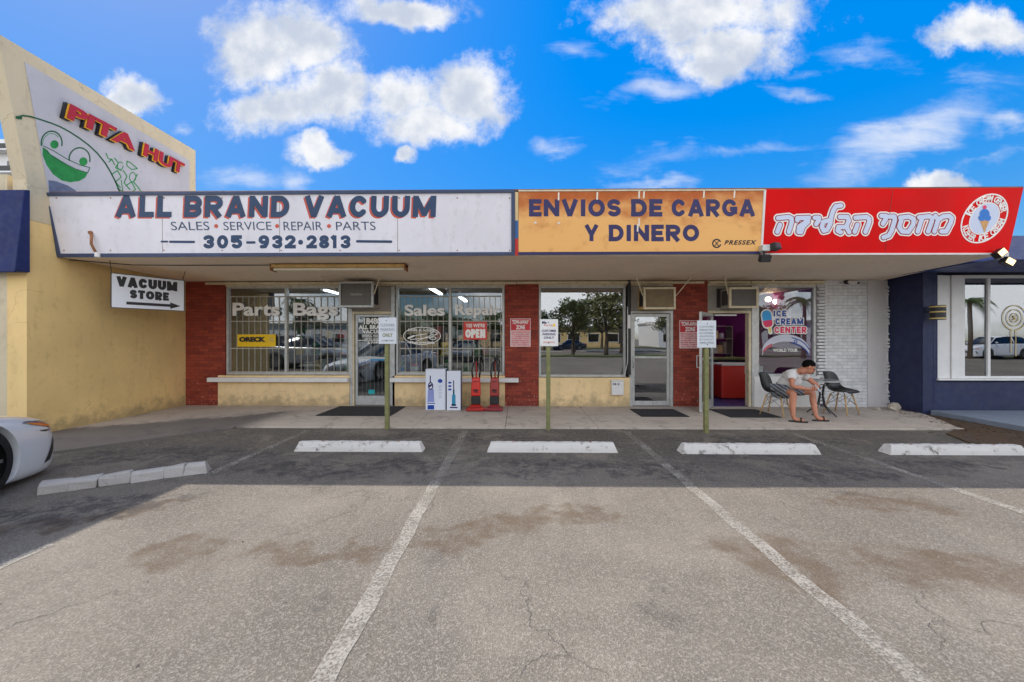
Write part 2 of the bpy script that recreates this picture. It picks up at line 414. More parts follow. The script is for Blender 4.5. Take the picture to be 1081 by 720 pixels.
def stop_mat():
    m, N = new_mat('chipped_white_painted_concrete')
    oo = N.new('ShaderNodeTexCoord').outputs['Object']
    rnd = N.new('ShaderNodeObjectInfo').outputs['Random']
    o = N.vmath('ADD', oo, N.new('ShaderNodeCombineXYZ', inp={0: N.math('MULTIPLY', rnd, 37.0), 1: N.math('MULTIPLY', rnd, 11.0), 2: 0.0}).outputs[0])
    n = N.noise(o, 9, 7, .75)
    n2_ = N.noise(o, 2.2, 2)
    k = N.ramp(N.math('ADD', N.math('ADD', n, N.math('MULTIPLY', N.math('SUBTRACT', n2_, .5), .35)), N.math('MULTIPLY', N.math('SUBTRACT', rnd, .5), .1)), .56, .70)
    c = N.mix(N.noise(o, 3, 4), lin((214, 210, 204)), lin((190, 186, 180)))
    c = N.mix(k, c, lin((124, 117, 110)))
    finish(N, principled(N, c, .8, 0, bump(N, N.math('SUBTRACT', N.noise(o, 50, 4), k), .5, .006), .3))
    return m
M_stop = stop_mat()
M_oldstop = concrete('old_grey_concrete', (182, 177, 171), (150, 145, 140), .45)
M_slab = mat('blue_grey_painted_slab', (124, 134, 148), .7, .08, 2, 80, .3, dirt=.2, dirt_rgb=(90, 92, 96))
M_mulch = concrete('dirt_and_mulch', (96, 76, 56), (66, 52, 40), .5)
def orange_mat():
    m, N = new_mat('sun_faded_orange_acrylic')
    o = N.new('ShaderNodeTexCoord').outputs['Object']
    s = N.new('ShaderNodeSeparateXYZ', inp={0: o}).outputs
    n = N.noise(N.mapping(o, scale=(1, 1, 1.7)), 1.7, 5, .6)
    g = N.math('ADD', N.math('MULTIPLY', s[2], .75), N.math('MULTIPLY', n, 1.25))
    f = N.ramp(g, .86, 1.45)
    c = N.mix(f, lin((244, 184, 108)), lin((188, 92, 22)))
    c = N.mix(N.math('MULTIPLY', N.ramp(N.noise(o, 6, 5), .55, .75), .25), c, lin((150, 84, 34)))
    finish(N, principled(N, c, .4, 0, None, .4)); return m
M_orange = orange_mat()
def stripes_mat():
    m, N = new_mat('striped_shorts_cloth')
    o = N.new('ShaderNodeTexCoord').outputs['Object']
    wv = N.new('ShaderNodeTexWave', inp={'Vector': N.mapping(o, rot=(.3, .9, .5)), 'Scale': 6.0, 'Distortion': 2.0})
    c = N.mix(N.ramp(wv.outputs[1], .55, .7), lin((84, 88, 96)), lin((150, 152, 156)))
    finish(N, principled(N, c, .85, 0, bump(N, N.noise(o, 15, 3), .9, .03))); return m
M_stripe = stripes_mat()
def leaf_mat(name, a, b):
    m, N = new_mat(name)
    o = N.new('ShaderNodeTexCoord').outputs['Object']
    g = N.new('ShaderNodeNewGeometry')
    c = N.mix(g.outputs['Random Per Island'], lin(a), lin(b))
    c = N.mix(N.math('MULTIPLY', N.noise(o, .9, 3), .5), c, lin(b))
    finish(N, principled(N, c, .6)); return m
M_leaf = leaf_mat('tree_foliage', (52, 70, 30), (92, 108, 48))
M_leaf2 = leaf_mat('olive_tree_foliage', (78, 84, 46), (120, 116, 72))
M_bark = mat('bark', (86, 72, 58), .9, .2, 6, 30, .6)
M_grass = concrete('grass_verge', (70, 84, 42), (92, 96, 54), .3)
M_farw = mat('far_white_render', (236, 236, 236), .7, .03, 1, 0, 0)

# ------------------------------------------------------------------ mesh helpers
class MB:
    def __init__(s):
        s.v = []; s.f = []; s.M = None
    def add(s, vs, fs):
        n = len(s.v)
        s.v += [tuple((s.M @ Vector(p)) if s.M is not None else p) for p in vs]
        s.f += [tuple(i + n for i in f) for f in fs]
        return s
    def box(s, x0, x1, y0, y1, z0, z1):
        if x0 > x1: x0, x1 = x1, x0
        if y0 > y1: y0, y1 = y1, y0
        if z0 > z1: z0, z1 = z1, z0
        return s.add([(x0, y0, z0), (x1, y0, z0), (x1, y1, z0), (x0, y1, z0), (x0, y0, z1), (x1, y0, z1), (x1, y1, z1), (x0, y1, z1)],
                     [(0, 3, 2, 1), (4, 5, 6, 7), (0, 1, 5, 4), (1, 2, 6, 5), (2, 3, 7, 6), (3, 0, 4, 7)])
    def cyl(s, p0, p1, r0, r1=None, n=12, cap=True):
        if r1 is None: r1 = r0
        p0, p1 = Vector(p0), Vector(p1)
        d = (p1 - p0).normalized()
        a = d.orthogonal().normalized(); b = d.cross(a)
        vs = []
        for p, r in ((p0, r0), (p1, r1)):
            for k in range(n):
                t = 2 * math.pi * k / n
                vs.append(tuple(p + a * (r * math.cos(t)) + b * (r * math.sin(t))))
        fs = [(k, (k + 1) % n, n + (k + 1) % n, n + k) for k in range(n)]
        if cap: fs += [tuple(range(n))[::-1], tuple(range(n, 2 * n))]
        return s.add(vs, fs)
    def tube(s, pts, r, n=8):
        pts = [Vector(p) for p in pts]
        rings = []
        prev = None
        for i, p in enumerate(pts):
            d = (pts[min(i + 1, len(pts) - 1)] - pts[max(i - 1, 0)]).normalized()
            if prev is None: a = d.orthogonal().normalized()
            else: a = (prev - d * prev.dot(d)).normalized()
            prev = a
            b = d.cross(a)
            rr = r[i] if isinstance(r, (list, tuple)) else r
            rings.append([tuple(p + a * (rr * math.cos(2 * math.pi * k / n)) + b * (rr * math.sin(2 * math.pi * k / n))) for k in range(n)])
        vs = [q for rg in rings for q in rg]
        fs = []
        for i in range(len(pts) - 1):
            for k in range(n):
                fs.append((i * n + k, i * n + (k + 1) % n, (i + 1) * n + (k + 1) % n, (i + 1) * n + k))
        fs += [tuple(range(n))[::-1], tuple(range(len(vs) - n, len(vs)))]
        return s.add(vs, fs)
    def prism(s, pts, h, axis='z', base=0.0):
        """polygon (2D) pulled out along an axis from base to base+h"""
        n = len(pts)
        def P(a, b, c):
            return {'z': (a, b, c), 'y': (a, c, b), 'x': (c, a, b)}[axis]
        vs = [P(a, b, base) for a, b in pts] + [P(a, b, base + h) for a, b in pts]
        fs = [tuple(range(n))[::-1], tuple(range(n, 2 * n))] + [(k, (k + 1) % n, n + (k + 1) % n, n + k) for k in range(n)]
        return s.add(vs, fs)
    def sphere(s, c, r, n=14, m=9, sc=(1, 1, 1)):
        vs = [(c[0], c[1], c[2] + r * sc[2])]
        for i in range(1, m):
            ph = math.pi * i / m
            for k in range(n):
                t = 2 * math.pi * k / n
                vs.append((c[0] + r * sc[0] * math.sin(ph) * math.cos(t), c[1] + r * sc[1] * math.sin(ph) * math.sin(t), c[2] + r * sc[2] * math.cos(ph)))
        vs.append((c[0], c[1], c[2] - r * sc[2]))
        fs = [(0, 1 + k, 1 + (k + 1) % n) for k in range(n)]
        for i in range(m - 2):
            for k in range(n):
                a = 1 + i * n
                fs.append((a + k, a + n + k, a + n + (k + 1) % n, a + (k + 1) % n))
        L = len(vs) - 1
        fs += [(L, 1 + (m - 2) * n + (k + 1) % n, 1 + (m - 2) * n + k) for k in range(n)]
        return s.add(vs, fs)
    def build(s, name, material, parent=None, world=True, bevel=0, smooth=False, seg=2):
        off = WL.get(parent.name, Vector((0, 0, 0))) if (parent is not None and world) else Vector((0, 0, 0))
        me = bpy.data.meshes.new(name)
        me.from_pydata([tuple(Vector(p) - off) for p in s.v], [], s.f)
        bm = bmesh.new(); bm.from_mesh(me)
        bmesh.ops.recalc_face_normals(bm, faces=bm.faces)
        bm.to_mesh(me); bm.free()
        me.materials.append(material)
        o = bpy.data.objects.new(name, me)
        COL.objects.link(o)
        if parent is not None:
            o.parent = parent
            WL[o.name] = WL.get(parent.name, Vector((0, 0, 0))) if world else Vector((0, 0, 0))
        else: WL[o.name] = Vector((0, 0, 0))
        if smooth:
            for p in me.polygons: p.use_smooth = True
        if bevel:
            b = o.modifiers.new('bevel', 'BEVEL'); b.width = bevel; b.segments = seg; b.limit_method = 'ANGLE'
        return o
WL = {}
def tag(o, label=None, cat=None, group=None, kind=None):
    if label: o['label'] = label
    if cat: o['category'] = cat
    if group: o['group'] = group
    if kind: o['kind'] = kind
    return o
def empty(name, loc, label, cat, group=None, rot=(0, 0, 0)):
    o = bpy.data.objects.new(name, None); COL.objects.link(o)
    o.location = loc; o.rotation_euler = rot; o.empty_display_size = .1
    WL[o.name] = Vector(loc)
    return tag(o, label, cat, group)
def struct(o): o['kind'] = 'structure'; return o
def B(*a): return MB().box(*a)
def copy_tree(o, parent=None, **kw):
    c = o.copy(); COL.objects.link(c); c.parent = parent
    for ch in list(o.children): copy_tree(ch, c)
    return c
def bake(o, name, material, parent=None):
    """turn an object with modifiers into a plain mesh object"""
    dg = bpy.context.evaluated_depsgraph_get()
    me = bpy.data.meshes.new_from_object(o.evaluated_get(dg))
    bpy.data.objects.remove(o)
    me.materials.clear(); me.materials.append(material)
    for p in me.polygons: p.use_smooth = True
    n = bpy.data.objects.new(name, me); COL.objects.link(n); n.parent = parent
    WL[n.name] = Vector((0, 0, 0))
    return n

def text(s, x0, x1, z0, z1, y, material, parent, off=0.0, shear=0.0, ext=.002, name='lettering', frame=None, spacing=1.0, world=True, label=None):
    """real letter geometry fitted into the rectangle x0..x1, z0..z1 on the plane y (facing -y)"""
    cu = bpy.data.curves.new('t', 'FONT'); cu.body = s; cu.offset = off; cu.shear = shear; cu.extrude = .01
    cu.space_character = spacing; cu.align_x = 'CENTER'; cu.resolution_u = 4; cu.space_line = .95
    to = bpy.data.objects.new('t', cu); COL.objects.link(to)
    dg = bpy.context.evaluated_depsgraph_get()
    me = bpy.data.meshes.new_from_object(to.evaluated_get(dg))
    bpy.data.objects.remove(to); bpy.data.curves.remove(cu)
    co = np.array([v.co[:] for v in me.vertices])
    if not len(co): return None
    lo, hi = co.min(0), co.max(0)
    sx = (x1 - x0) / max(1e-6, hi[0] - lo[0]); sz = (z1 - z0) / max(1e-6, hi[1] - lo[1])
    offv = WL.get(parent.name, Vector((0, 0, 0))) if world else Vector((0, 0, 0))
    for v_ in me.vertices:
        uu = x0 + (v_.co.x - lo[0]) * sx; vv = z0 + (v_.co.y - lo[1]) * sz; ww = (v_.co.z / .01 * .5 + .5) * ext
        p = Vector((uu, y - ww, vv)) if frame is None else Vector(frame(uu, vv, ww))
        v_.co = p - offv
    bm = bmesh.new(); bm.from_mesh(me); bmesh.ops.recalc_face_normals(bm, faces=bm.faces); bm.to_mesh(me); bm.free()
    me.materials.clear(); me.materials.append(material); me.name = name
    o = bpy.data.objects.new(name, me); COL.objects.link(o); o.parent = parent
    WL[o.name] = offv
    if label: o['label'] = label
    return o

def field_mesh(shapes, step, grow=0.0):
    """outline of a union of 2D strokes and filled shapes, as flat mesh (marching squares)"""
    P = []
    for sh in shapes:
        if sh[0] == 's': P += [(p[0] + d, p[1] + e) for p in sh[1] for d, e in ((-sh[2], -sh[2]), (sh[2], sh[2]))]
        elif sh[0] == 'f': P += list(sh[1])
        elif sh[0] == 'b': P += [(p[0] + d, p[1] + e) for p in sh[1] for d, e in ((-sh[2], -sh[2]), (sh[2], sh[2]))]
        else: P += [(sh[1][0] - sh[2], sh[1][1] - sh[3]), (sh[1][0] + sh[2], sh[1][1] + sh[3])]
    P = np.array(P); lo = P.min(0) - grow - 2 * step; hi = P.max(0) + grow + 2 * step
    nx, ny = int((hi[0] - lo[0]) / step) + 2, int((hi[1] - lo[1]) / step) + 2
    xs = lo[0] + np.arange(nx) * step; ys = lo[1] + np.arange(ny) * step
    X, Y = np.meshgrid(xs, ys, indexing='ij')
    F = np.full(X.shape, 1e9)
    def seg(a, b):
        ax, ay = a; bx, by = b; vx, vy = bx - ax, by - ay
        L = vx * vx + vy * vy + 1e-12
        t = np.clip(((X - ax) * vx + (Y - ay) * vy) / L, 0, 1)
        return np.hypot(X - ax - t * vx, Y - ay - t * vy)
    for sh in shapes:
        if sh[0] == 's':
            pts = sh[1]
            if len(pts) == 1: D = np.hypot(X - pts[0][0], Y - pts[0][1])
            else:
                D = np.full(X.shape, 1e9)
                for a, b in zip(pts[:-1], pts[1:]): D = np.minimum(D, seg(a, b))
            F = np.minimum(F, D - sh[2])
        elif sh[0] == 'b':
            for a, b in zip(sh[1][:-1], sh[1][1:]):
                vx, vy = b[0] - a[0], b[1] - a[1]; L = math.hypot(vx, vy) + 1e-9; vx /= L; vy /= L
                mx_, my_ = X - (a[0] + b[0]) / 2, Y - (a[1] + b[1]) / 2
                F = np.minimum(F, np.maximum(np.abs(mx_ * vx + my_ * vy) - L / 2, np.abs(-mx_ * vy + my_ * vx) - sh[2]))
        elif sh[0] == 'f':
            pts = sh[1]; D = np.full(X.shape, 1e9); ins = np.zeros(X.shape, bool)
            for a, b in zip(pts, pts[1:] + pts[:1]):
                D = np.minimum(D, seg(a, b))
                c = ((a[1] > Y) != (b[1] > Y))
                with np.errstate(divide='ignore', invalid='ignore'):
                    xi = (b[0] - a[0]) * (Y - a[1]) / ((b[1] - a[1]) if b[1] != a[1] else 1e-9) + a[0]
                ins ^= (c & (X < xi))
            F = np.minimum(F, np.where(ins, -D, D))
        else:
            (cx, cy), rx, ry = sh[1], sh[2], sh[3]
            k = np.hypot((X - cx) / rx, (Y - cy) / ry)
            F = np.minimum(F, (k - 1) * min(rx, ry))
    F = F - grow
    F[np.abs(F) < 1e-7] = 1e-7
    vid = {}; vs = []; fs = []
    def corner(i, j):
        k = (i, j)
        if k not in vid: vid[k] = len(vs); vs.append((X[i, j], Y[i, j]))
        return vid[k]
    def edge(i, j, k2, l2):
        key = ((i, j), (k2, l2)) if (i, j) < (k2, l2) else ((k2, l2), (i, j))
        if key not in vid:
            (a, b), (c, d) = key
            t = F[a, b] / (F[a, b] - F[c, d])
            vid[key] = len(vs); vs.append((X[a, b] + t * (X[c, d] - X[a, b]), Y[a, b] + t * (Y[c, d] - Y[a, b])))
        return vid[key]
    S = F < 0
    any_ = S[:-1, :-1] | S[1:, :-1] | S[:-1, 1:] | S[1:, 1:]
    for i, j in zip(*np.nonzero(any_)):
        C = [(i, j), (i + 1, j), (i + 1, j + 1), (i, j + 1)]
        poly = []
        for q in range(4):
            a, b = C[q], C[(q + 1) % 4]
            if S[a]: poly.append(corner(*a))
            if S[a] != S[b]: poly.append(edge(*a, *b))
        if len(poly) >= 3: fs.append(tuple(poly))
    return vs, fs
def decal(name, shapes, step, mapper, material, parent, grow=0.0, world=True, label=None):
    vs, fs = field_mesh(shapes, step, grow)
    mb = MB(); mb.add([tuple(mapper(a, b)) for a, b in vs], fs)
    o = mb.build(name, material, parent, world)
    if label: o['label'] = label
    return o
def arc(cx, cy, rx, ry, a0, a1, n=14):
    return [(cx + rx * math.cos(R(a0 + (a1 - a0) * k / n)), cy + ry * math.sin(R(a0 + (a1 - a0) * k / n))) for k in range(n + 1)]

# block lettering: each glyph in a box 0..w by 0..1 (y down), stroke half width r
def glyph(ch, w_, r):
    t, b, l, q = r, 1 - r, r, w_ - r
    m = .5; cx = w_ / 2
    Bq = lambda *p: ('b', list(p), r)
    S_ = lambda pts: ('s', pts, r)
    if ch == 'A': return [Bq((l * .9, 1), (cx, .02)), Bq((cx, .02), (w_ - l * .9, 1)), Bq((w_ * .25, .70), (w_ * .75, .70)), Bq((cx, 0), (cx, 2.2 * r))]
    if ch == 'L': return [Bq((l, 0), (l, 1)), Bq((0, b), (w_, b))]
    if ch == 'E': return [Bq((l, 0), (l, 1)), Bq((0, t), (w_, t)), Bq((0, b), (w_, b)), Bq((0, m), (w_ * .9, m))]
    if ch == 'I': return [Bq((cx, 0), (cx, 1))]
    if ch == 'N': return [Bq((l, 0), (l, 1)), Bq((q, 0), (q, 1)), Bq((l, .0 + r * .6), (q, 1 - r * .6))]
    if ch == 'M': return [Bq((l, 0), (l, 1)), Bq((q, 0), (q, 1)), Bq((l, .05), (cx, .86)), Bq((q, .05), (cx, .86)), Bq((cx, .6), (cx, .95))]
    if ch == 'V': return [Bq((l * .9, 0), (cx, .98)), Bq((w_ - l * .9, 0), (cx, .98)), Bq((cx, 1), (cx, 1 - 2.2 * r))]
    if ch == 'Y': return [Bq((l * .9, 0), (cx, .6)), Bq((w_ - l * .9, 0), (cx, .6)), Bq((cx, .5), (cx, 1))]
    if ch == 'T': return [Bq((0, t), (w_, t)), Bq((cx, 0), (cx, 1))]
    if ch == 'P' or ch == 'R' or ch == 'B' or ch == 'D':
        g = [Bq((l, 0), (l, 1))]
        if ch == 'D': return g + [Bq((0, t), (w_ * .5, t)), Bq((0, b), (w_ * .5, b)), S_(arc(w_ * .45, .5, q - w_ * .45, .5 - r, -90, 90))]
        hh = .30
        ry = (m - t) / 2 + r * .15
        cy_ = t + ry
        g += [Bq((0, t), (w_ * .55, t)), Bq((0, cy_ + ry), (w_ * .55, cy_ + ry)), S_(arc(w_ * .55, cy_, q - w_ * .55, ry, -90, 90))]
        if ch == 'R': g += [Bq((w_ * .42, cy_ + ry), (w_ - r * .9, 1))]
        if ch == 'B':
            c2 = (cy_ + ry + b) / 2; r2 = (b - cy_ - ry) / 2
            g += [Bq((0, b), (w_ * .55, b)), S_(arc(w_ * .55, c2, q - w_ * .55, r2, -90, 90))]
        return g
    if ch == 'U': return [Bq((l, 0), (l, .6)), Bq((q, 0), (q, .6)), S_(arc(cx, .55, cx - r, .45 - r, 0, 180))]
    if ch in 'O0': return [S_(arc(cx, .5, cx - r, .5 - r, 0, 360, 24))]
    if ch == 'C': return [S_(arc(cx, .5, cx - r, .5 - r, 42, 318, 20))]
    if ch == 'G': return [S_(arc(cx, .5, cx - r, .5 - r, 25, 318, 20)), Bq((cx * 1.05, .56), (w_, .56)), Bq((q, .5), (q, .86))]
    if ch == 'S': return [S_(arc(cx, t + (m - t) / 2, cx - r, (m - t) / 2, -35, -270, 14)), S_(arc(cx, (m + b) / 2, cx - r, (b - m) / 2, -90, 140, 14))]
    if ch == '3': return [S_(arc(cx, t + (m - t) / 2, cx - r, (m - t) / 2, -150, 90, 14)), S_(arc(cx, (m + b) / 2, cx - r, (b - m) / 2, -90, 150, 14))]
    if ch == '5': return [Bq((l * .8, t), (w_ * .95, t)), Bq((l, 0), (l * .9, .52)), S_([(l, .42)] + arc(cx, .64, cx - r, .36 - r, -120, 140, 14))]
    if ch == '2': return [S_(arc(cx, .33, cx - r, .33 - r, -160, 30, 12) + [(l * 1.3, b)]), Bq((0, b), (w_, b))]
    if ch == '9': return [S_(arc(cx, .34, cx - r, .34 - r, 0, 360, 20)), S_([(q, .36), (q * .97, .6), (w_ * .62, .86), (w_ * .3, b)])]
    if ch == '8': return [S_(arc(cx, .28, cx - r * 1.2, .28 - r, 0, 360, 20)), S_(arc(cx, .71, cx - r, .29 - r, 0, 360, 20))]
    if ch == '1': return [Bq((cx, 0), (cx, 1)), Bq((cx, .04), (0, .26))]
    return []
WID = {'I': .3, 'M': 1.0, 'N': .8, 'A': .86, 'V': .84, 'O': .86, 'U': .78, 'D': .78, 'C': .78, 'G': .82, 'R': .76, 'B': .74, 'E': .64, 'L': .62, 'S': .70, 'Y': .84, '1': .42, 'T': .72, 'P': .70}
def block(s, x0, y0, x1, y1, r=.125, gap=.12, slant=0.0):
    """shapes (photo px, y down) of a word in block capitals filling x0..x1, y0..y1"""
    sh = []; x = 0
    for ch in s:
        if ch == ' ': x += .5; continue
        w_ = WID.get(ch, .66)
        for g in glyph(ch, w_, r if ch != 'I' else min(r, .15)): sh.append((g[0], [(a + x, b) for a, b in g[1]], g[2]))
        x += w_ + gap
    W = x - gap; sx = (x1 - x0) / W; sy = (y1 - y0)
    k = (sx + sy) / 2
    out = []
    for g in sh:
        out.append((g[0], [(x0 + a * sx + slant * (1 - b) * sy, y0 + b * sy) for a, b in g[1]], g[2] * k))
    return out
# ------------------------------------------------------------------ ground
YF = 8.33                                   # plane of the shop fronts
def WX(px): return at(px, 358, YF).x
def WZ(py): return CAMH + (358 - py) / 48.0
SW = 0.03                                   # walkway height at the shop fronts

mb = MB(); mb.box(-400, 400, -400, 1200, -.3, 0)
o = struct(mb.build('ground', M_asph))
for p in o.data.polygons: pass
lines = [-3.42, -.85, 1.77, 4.37]
rr = random.Random(3)
for i, x in enumerate(lines):
  for a, b in (((6.15, -3.0),) if i else ((6.15, 4.15), (2.72, -3.0))):
    mb = MB()
    n = 90
    L = []; Rr = []
    for k in range(n + 1):
        y = a + (b - a) * k / n
        j = .006 * math.sin(y * 9 + i) + rr.uniform(-.004, .004)
        L.append((x - .055 + j, y, .004)); Rr.append((x + .055 + j + rr.uniform(-.004, .004), y, .004))
    vs = L + Rr
    mb.add(vs, [(k, n + 1 + k, n + 2 + k, k + 1) for k in range(n)])
    ln = mb.build('parking_line', M_line)
    tag(ln, kind='structure')

# walkway in front of the shops: slabs with joints
mb = MB()
fr = 6.33
xs_ = [-4.75, -3.3, -1.75, -.2, 1.35, 2.9, 4.45, 6.0, 7.35]
for a, b in zip(xs_, xs_[1:]):
    for y0, y1 in ((fr, 7.2), (7.2, YF + .35)):
        mb.box(a + .004, b - .004, y0 + (.004 if y0 > fr else 0), y1 - .004, -.1, SW)
mb.prism([(-4.758, YF + .2), (-7.6, YF + .2), (-7.6, 4.15), (-6.6, 4.5), (-5.95, 4.98), (-5.3, 5.7), (-4.758, 6.26)][::-1], .1 + SW - .001, 'z', -.1)
mb.prism([(7.358, YF + .3), (7.358, 6.45), (7.65, 6.9), (8.02, 7.6), (8.02, YF + .3)][::-1], .1 + SW - .001, 'z', -.1)
mb.prism([(-7.61, 5.62), (-7.61, 4.15), (-14, 4.15), (-14, 5.62)], .1 + SW - .001, 'z', -.1)
sw = struct(mb.build('sidewalk', M_conc, bevel=.004))
grit = MB()
rr = random.Random(17)
for k in range(420):
    x, y = rr.uniform(-6, 8), rr.choice([rr.uniform(.8, 6.3), rr.uniform(5.0, 6.3), rr.gauss(5.3, .3)])
    s = rr.uniform(.003, .011); a = rr.uniform(0, 6.3); c, n_ = math.cos(a) * s, math.sin(a) * s
    grit.add([(x - c, y - n_, .001), (x + n_, y - c, .001), (x + c, y + n_, .001), (x - n_, y + c, .001), (x, y, s * .9)], [(0, 1, 4), (1, 2, 4), (2, 3, 4), (3, 0, 4)])
tag(grit.build('grit', leaf_mat('grit_stone', (150, 140, 126), (70, 62, 54))), 'scattered small stones and grit on the parking lot', 'grit', kind='stuff')
# dirt strip and painted slab by the blue shop
mb = MB()
pts = [(7.34, 6.42), (6.75, 6.05), (6.5, 5.55), (6.8, 5.2), (7.6, 5.0), (8.12, 4.9), (8.12, 7.4), (8.02, 7.55), (7.65, 6.88)]
mb.prism(pts[::-1], .012, 'z', .004)
struct(mb.build('dirt_strip', M_mulch))
deb = MB()
rr = random.Random(11)
for k in range(900):
    while True:
        x, y = rr.uniform(6.5, 8.1), rr.uniform(4.9, 7.9)
        if x > 7.15 + abs(6.3 - y) * .15 or (rr.random() < .25 and y < 6.4): break
    if y > 6.9 and x < 7.5: continue
    s = rr.uniform(.006, .026); a = rr.uniform(0, 6.3)
    z = .018 if y < 6.6 else SW + .001
    c, n_ = math.cos(a) * s, math.sin(a) * s
    h = s * rr.uniform(.2, .6)
    w_ = rr.uniform(.2, .6)
    deb.add([(x - c, y - n_, z), (x + n_ * w_, y - c * w_, z + h), (x + c, y + n_, z + h * .3), (x - n_ * w_, y + c * w_, z + h * .6)], [(0, 1, 2), (0, 2, 3)])
M_litter = leaf_mat('dry_leaf_litter', (120, 84, 52), (70, 52, 36))
tag(deb.build('leaf_litter', M_litter), 'brown dry leaf litter and gravel over the dirt by the blue shop', 'litter', kind='stuff')
mb = MB(); mb.box(8.14, 15, 4.9, 7.58, -.05, .10)
struct(mb.build('painted_slab', M_slab, bevel=.01))

# ------------------------------------------------------------------ the strip of shops
bld = empty('shop_building', (0, YF, 0), 'low flat roofed row of three shops with red brick piers and wide fascia', 'building')
def part(name, m, material, parent=bld, **k): return m.build(name, material, parent, **k)
TOPZ = 2.775
def pier(px0, px1, material, name='brick_pier', y=YF, th=.24):
    return part(name, B(WX(px0), WX(px1), y, y + th, 0, TOPZ), material)
pier(196, 237.5, M_brick)
pier(533, 568.5, M_brick)
pier(711, 747, M_brick)
o = pier(871, 915.5, M_wbrick); o['label'] = 'white painted brick pier'
pr = part('plaster_pier', B(WX(915.8), 8.03, YF - .004, YF + .24, 0, TOPZ), mat('grey_white_plaster', (206, 202, 200), .8, .04, 1.5, 90, .2, dirt=.15)); pr['label'] = 'smooth pale plaster pier'
# toothed brick ends beside the ice cream window
mb = MB()
for k in range(38):
    z = .1 + k * .0705
    mb.box(WX(862.5) + (.03 if k % 2 else 0), WX(870.8), YF - .012, YF + .1, z, z + .052)
part('brick_edge', mb, M_wbrick, bevel=.004)
mb = MB()
rr = random.Random(5)
for k in range(36):
    if rr.random() < .25: continue
    z = .12 + k * .0705
    mb.box(8.006 - rr.uniform(0, .03), 8.028, YF - .03 - rr.uniform(0, .03), YF + .1, z, z + rr.uniform(.03, .06))
mb.box(8.0285, 8.0295, YF - .02, YF + .1, .12, 2.66)
part('chipped_edge', mb, M_wbrick)

def bulkhead(px0, px1, pytop, material=M_cream, y=YF - .03):
    return part('low_wall', B(WX(px0), WX(px1), y, YF + .25, 0, WZ(pytop)), material, bevel=.006)
bulkhead(231, 369.5, 396.5)
bulkhead(414.5, 533, 396.5)
bulkhead(568.7, 664.5, 398.5)
o = bulkhead(795.5, 864.5, 397, M_whitep); o['label'] = 'white painted low wall'
for a, b in ((224, 369.8), (412, 547.5)):
    part('ledge', B(WX(a), WX(b), YF - .15, YF - .03, WZ(403), WZ(398.6)), M_whitep, bevel=.006)
# head strip above the openings
part('head_wall', B(WX(237.6), WX(870.9), YF + .01, YF + .25, WZ(301.8), TOPZ), M_cframe)
for a, b in ((219, 352), (352.5, 545), (545.5, 668), (669, 742), (747, 791), (791.6, 868)):
    part('head_trim', B(WX(a), WX(b), YF - .07 - (a % 3) * .004, YF + .005, WZ(300.5) + (a % 2) * .006, WZ(297.8)), M_cframe, bevel=.005)
part('conduit', MB().cyl((WX(663.3), YF - .05, .72), (WX(663.3), YF - .05, TOPZ), .04, n=10), M_black)
part('conduit', MB().tube([(WX(658), YF - .06, .70), (WX(660), YF - .06, .85), (WX(661.5), YF - .07, 1.0), (WX(661.5), YF - .07, 2.2)], .012), M_alu)
part('switch_box', B(WX(661), WX(664), YF - .12, YF - .09, WZ(347), WZ(333)), M_whitep, bevel=.004)

# fascia, soffit, roof
FB, FT = 2.83, 3.80                          # fascia bottom / top height
LEAN = .134
AL = math.atan(LEAN)
FY0 = 6.02
def fas(px, py):
    """photo pixel -> (u, v) on the leaning fascia face"""
    d = ray(px, py); t = (FY0 + LEAN * (FB - CAMH)) / (d[1] + LEAN * d[2])
    z = CAMH + t * d[2]
    return d[0] * t, (z - FB) / math.cos(AL)
XL, XR = -7.36, at(1063, 268, FY0).x
XRT = at(1078.5, 198, FY0 - .13).x
mb = MB()
mb.add([(XL, FY0 + .03, FB), (XR - .02, FY0 + .03, FB), (8.02, YF + .3, TOPZ), (XL, YF + .3, TOPZ),
        (XL, FY0 + .03, FB + .04), (XR - .02, FY0 + .03, FB + .04), (8.02, YF + .3, TOPZ + .04), (XL, YF + .3, TOPZ + .04)],
       [(0, 3, 2, 1), (4, 5, 6, 7), (0, 1, 5, 4), (1, 2, 6, 5), (2, 3, 7, 6), (3, 0, 4, 7)])
part('soffit', mb, M_soffit)
part('roof', B(XL, 7.2, 6.2, 20, FB + .05, 3.25).box(7.2, 8.02, 8.0, 20, FB + .05, 3.25), M_soffit)
mb = MB()
Zt = FT
mb.add([(XL, FY0 + .02, FB - .01), (XR, FY0 + .02, FB - .01), (XRT, FY0 - .13 + .02, Zt), (XL, FY0 - .13 + .02, Zt),
        (XL, FY0 + .16, FB - .01), (XR, FY0 + .16, FB - .01), (XRT, FY0 + .03, Zt), (XL, FY0 + .03, Zt)],
       [(0, 3, 2, 1), (4, 5, 6, 7), (0, 1, 5, 4), (1, 2, 6, 5), (2, 3, 7, 6), (3, 0, 4, 7)])
part('fascia', mb, M_soffit)
part('roof_edge', B(XL, XRT, FY0 - .15, FY0 + .06, Zt + .001, Zt + .025), mat('brown_flashing', (120, 84, 70), .7, .2, 6, 40, .2), bevel=.004)
part('soffit_conduit', MB().tube([at(66, 272.5, FY0 + .1) + Vector((.02, 0, -.02)), (-6.6, 6.4, FB - .06), (-5.9, 6.6, FB - .03), (-4.1, 6.6, FB - .03)], .008), M_dark)

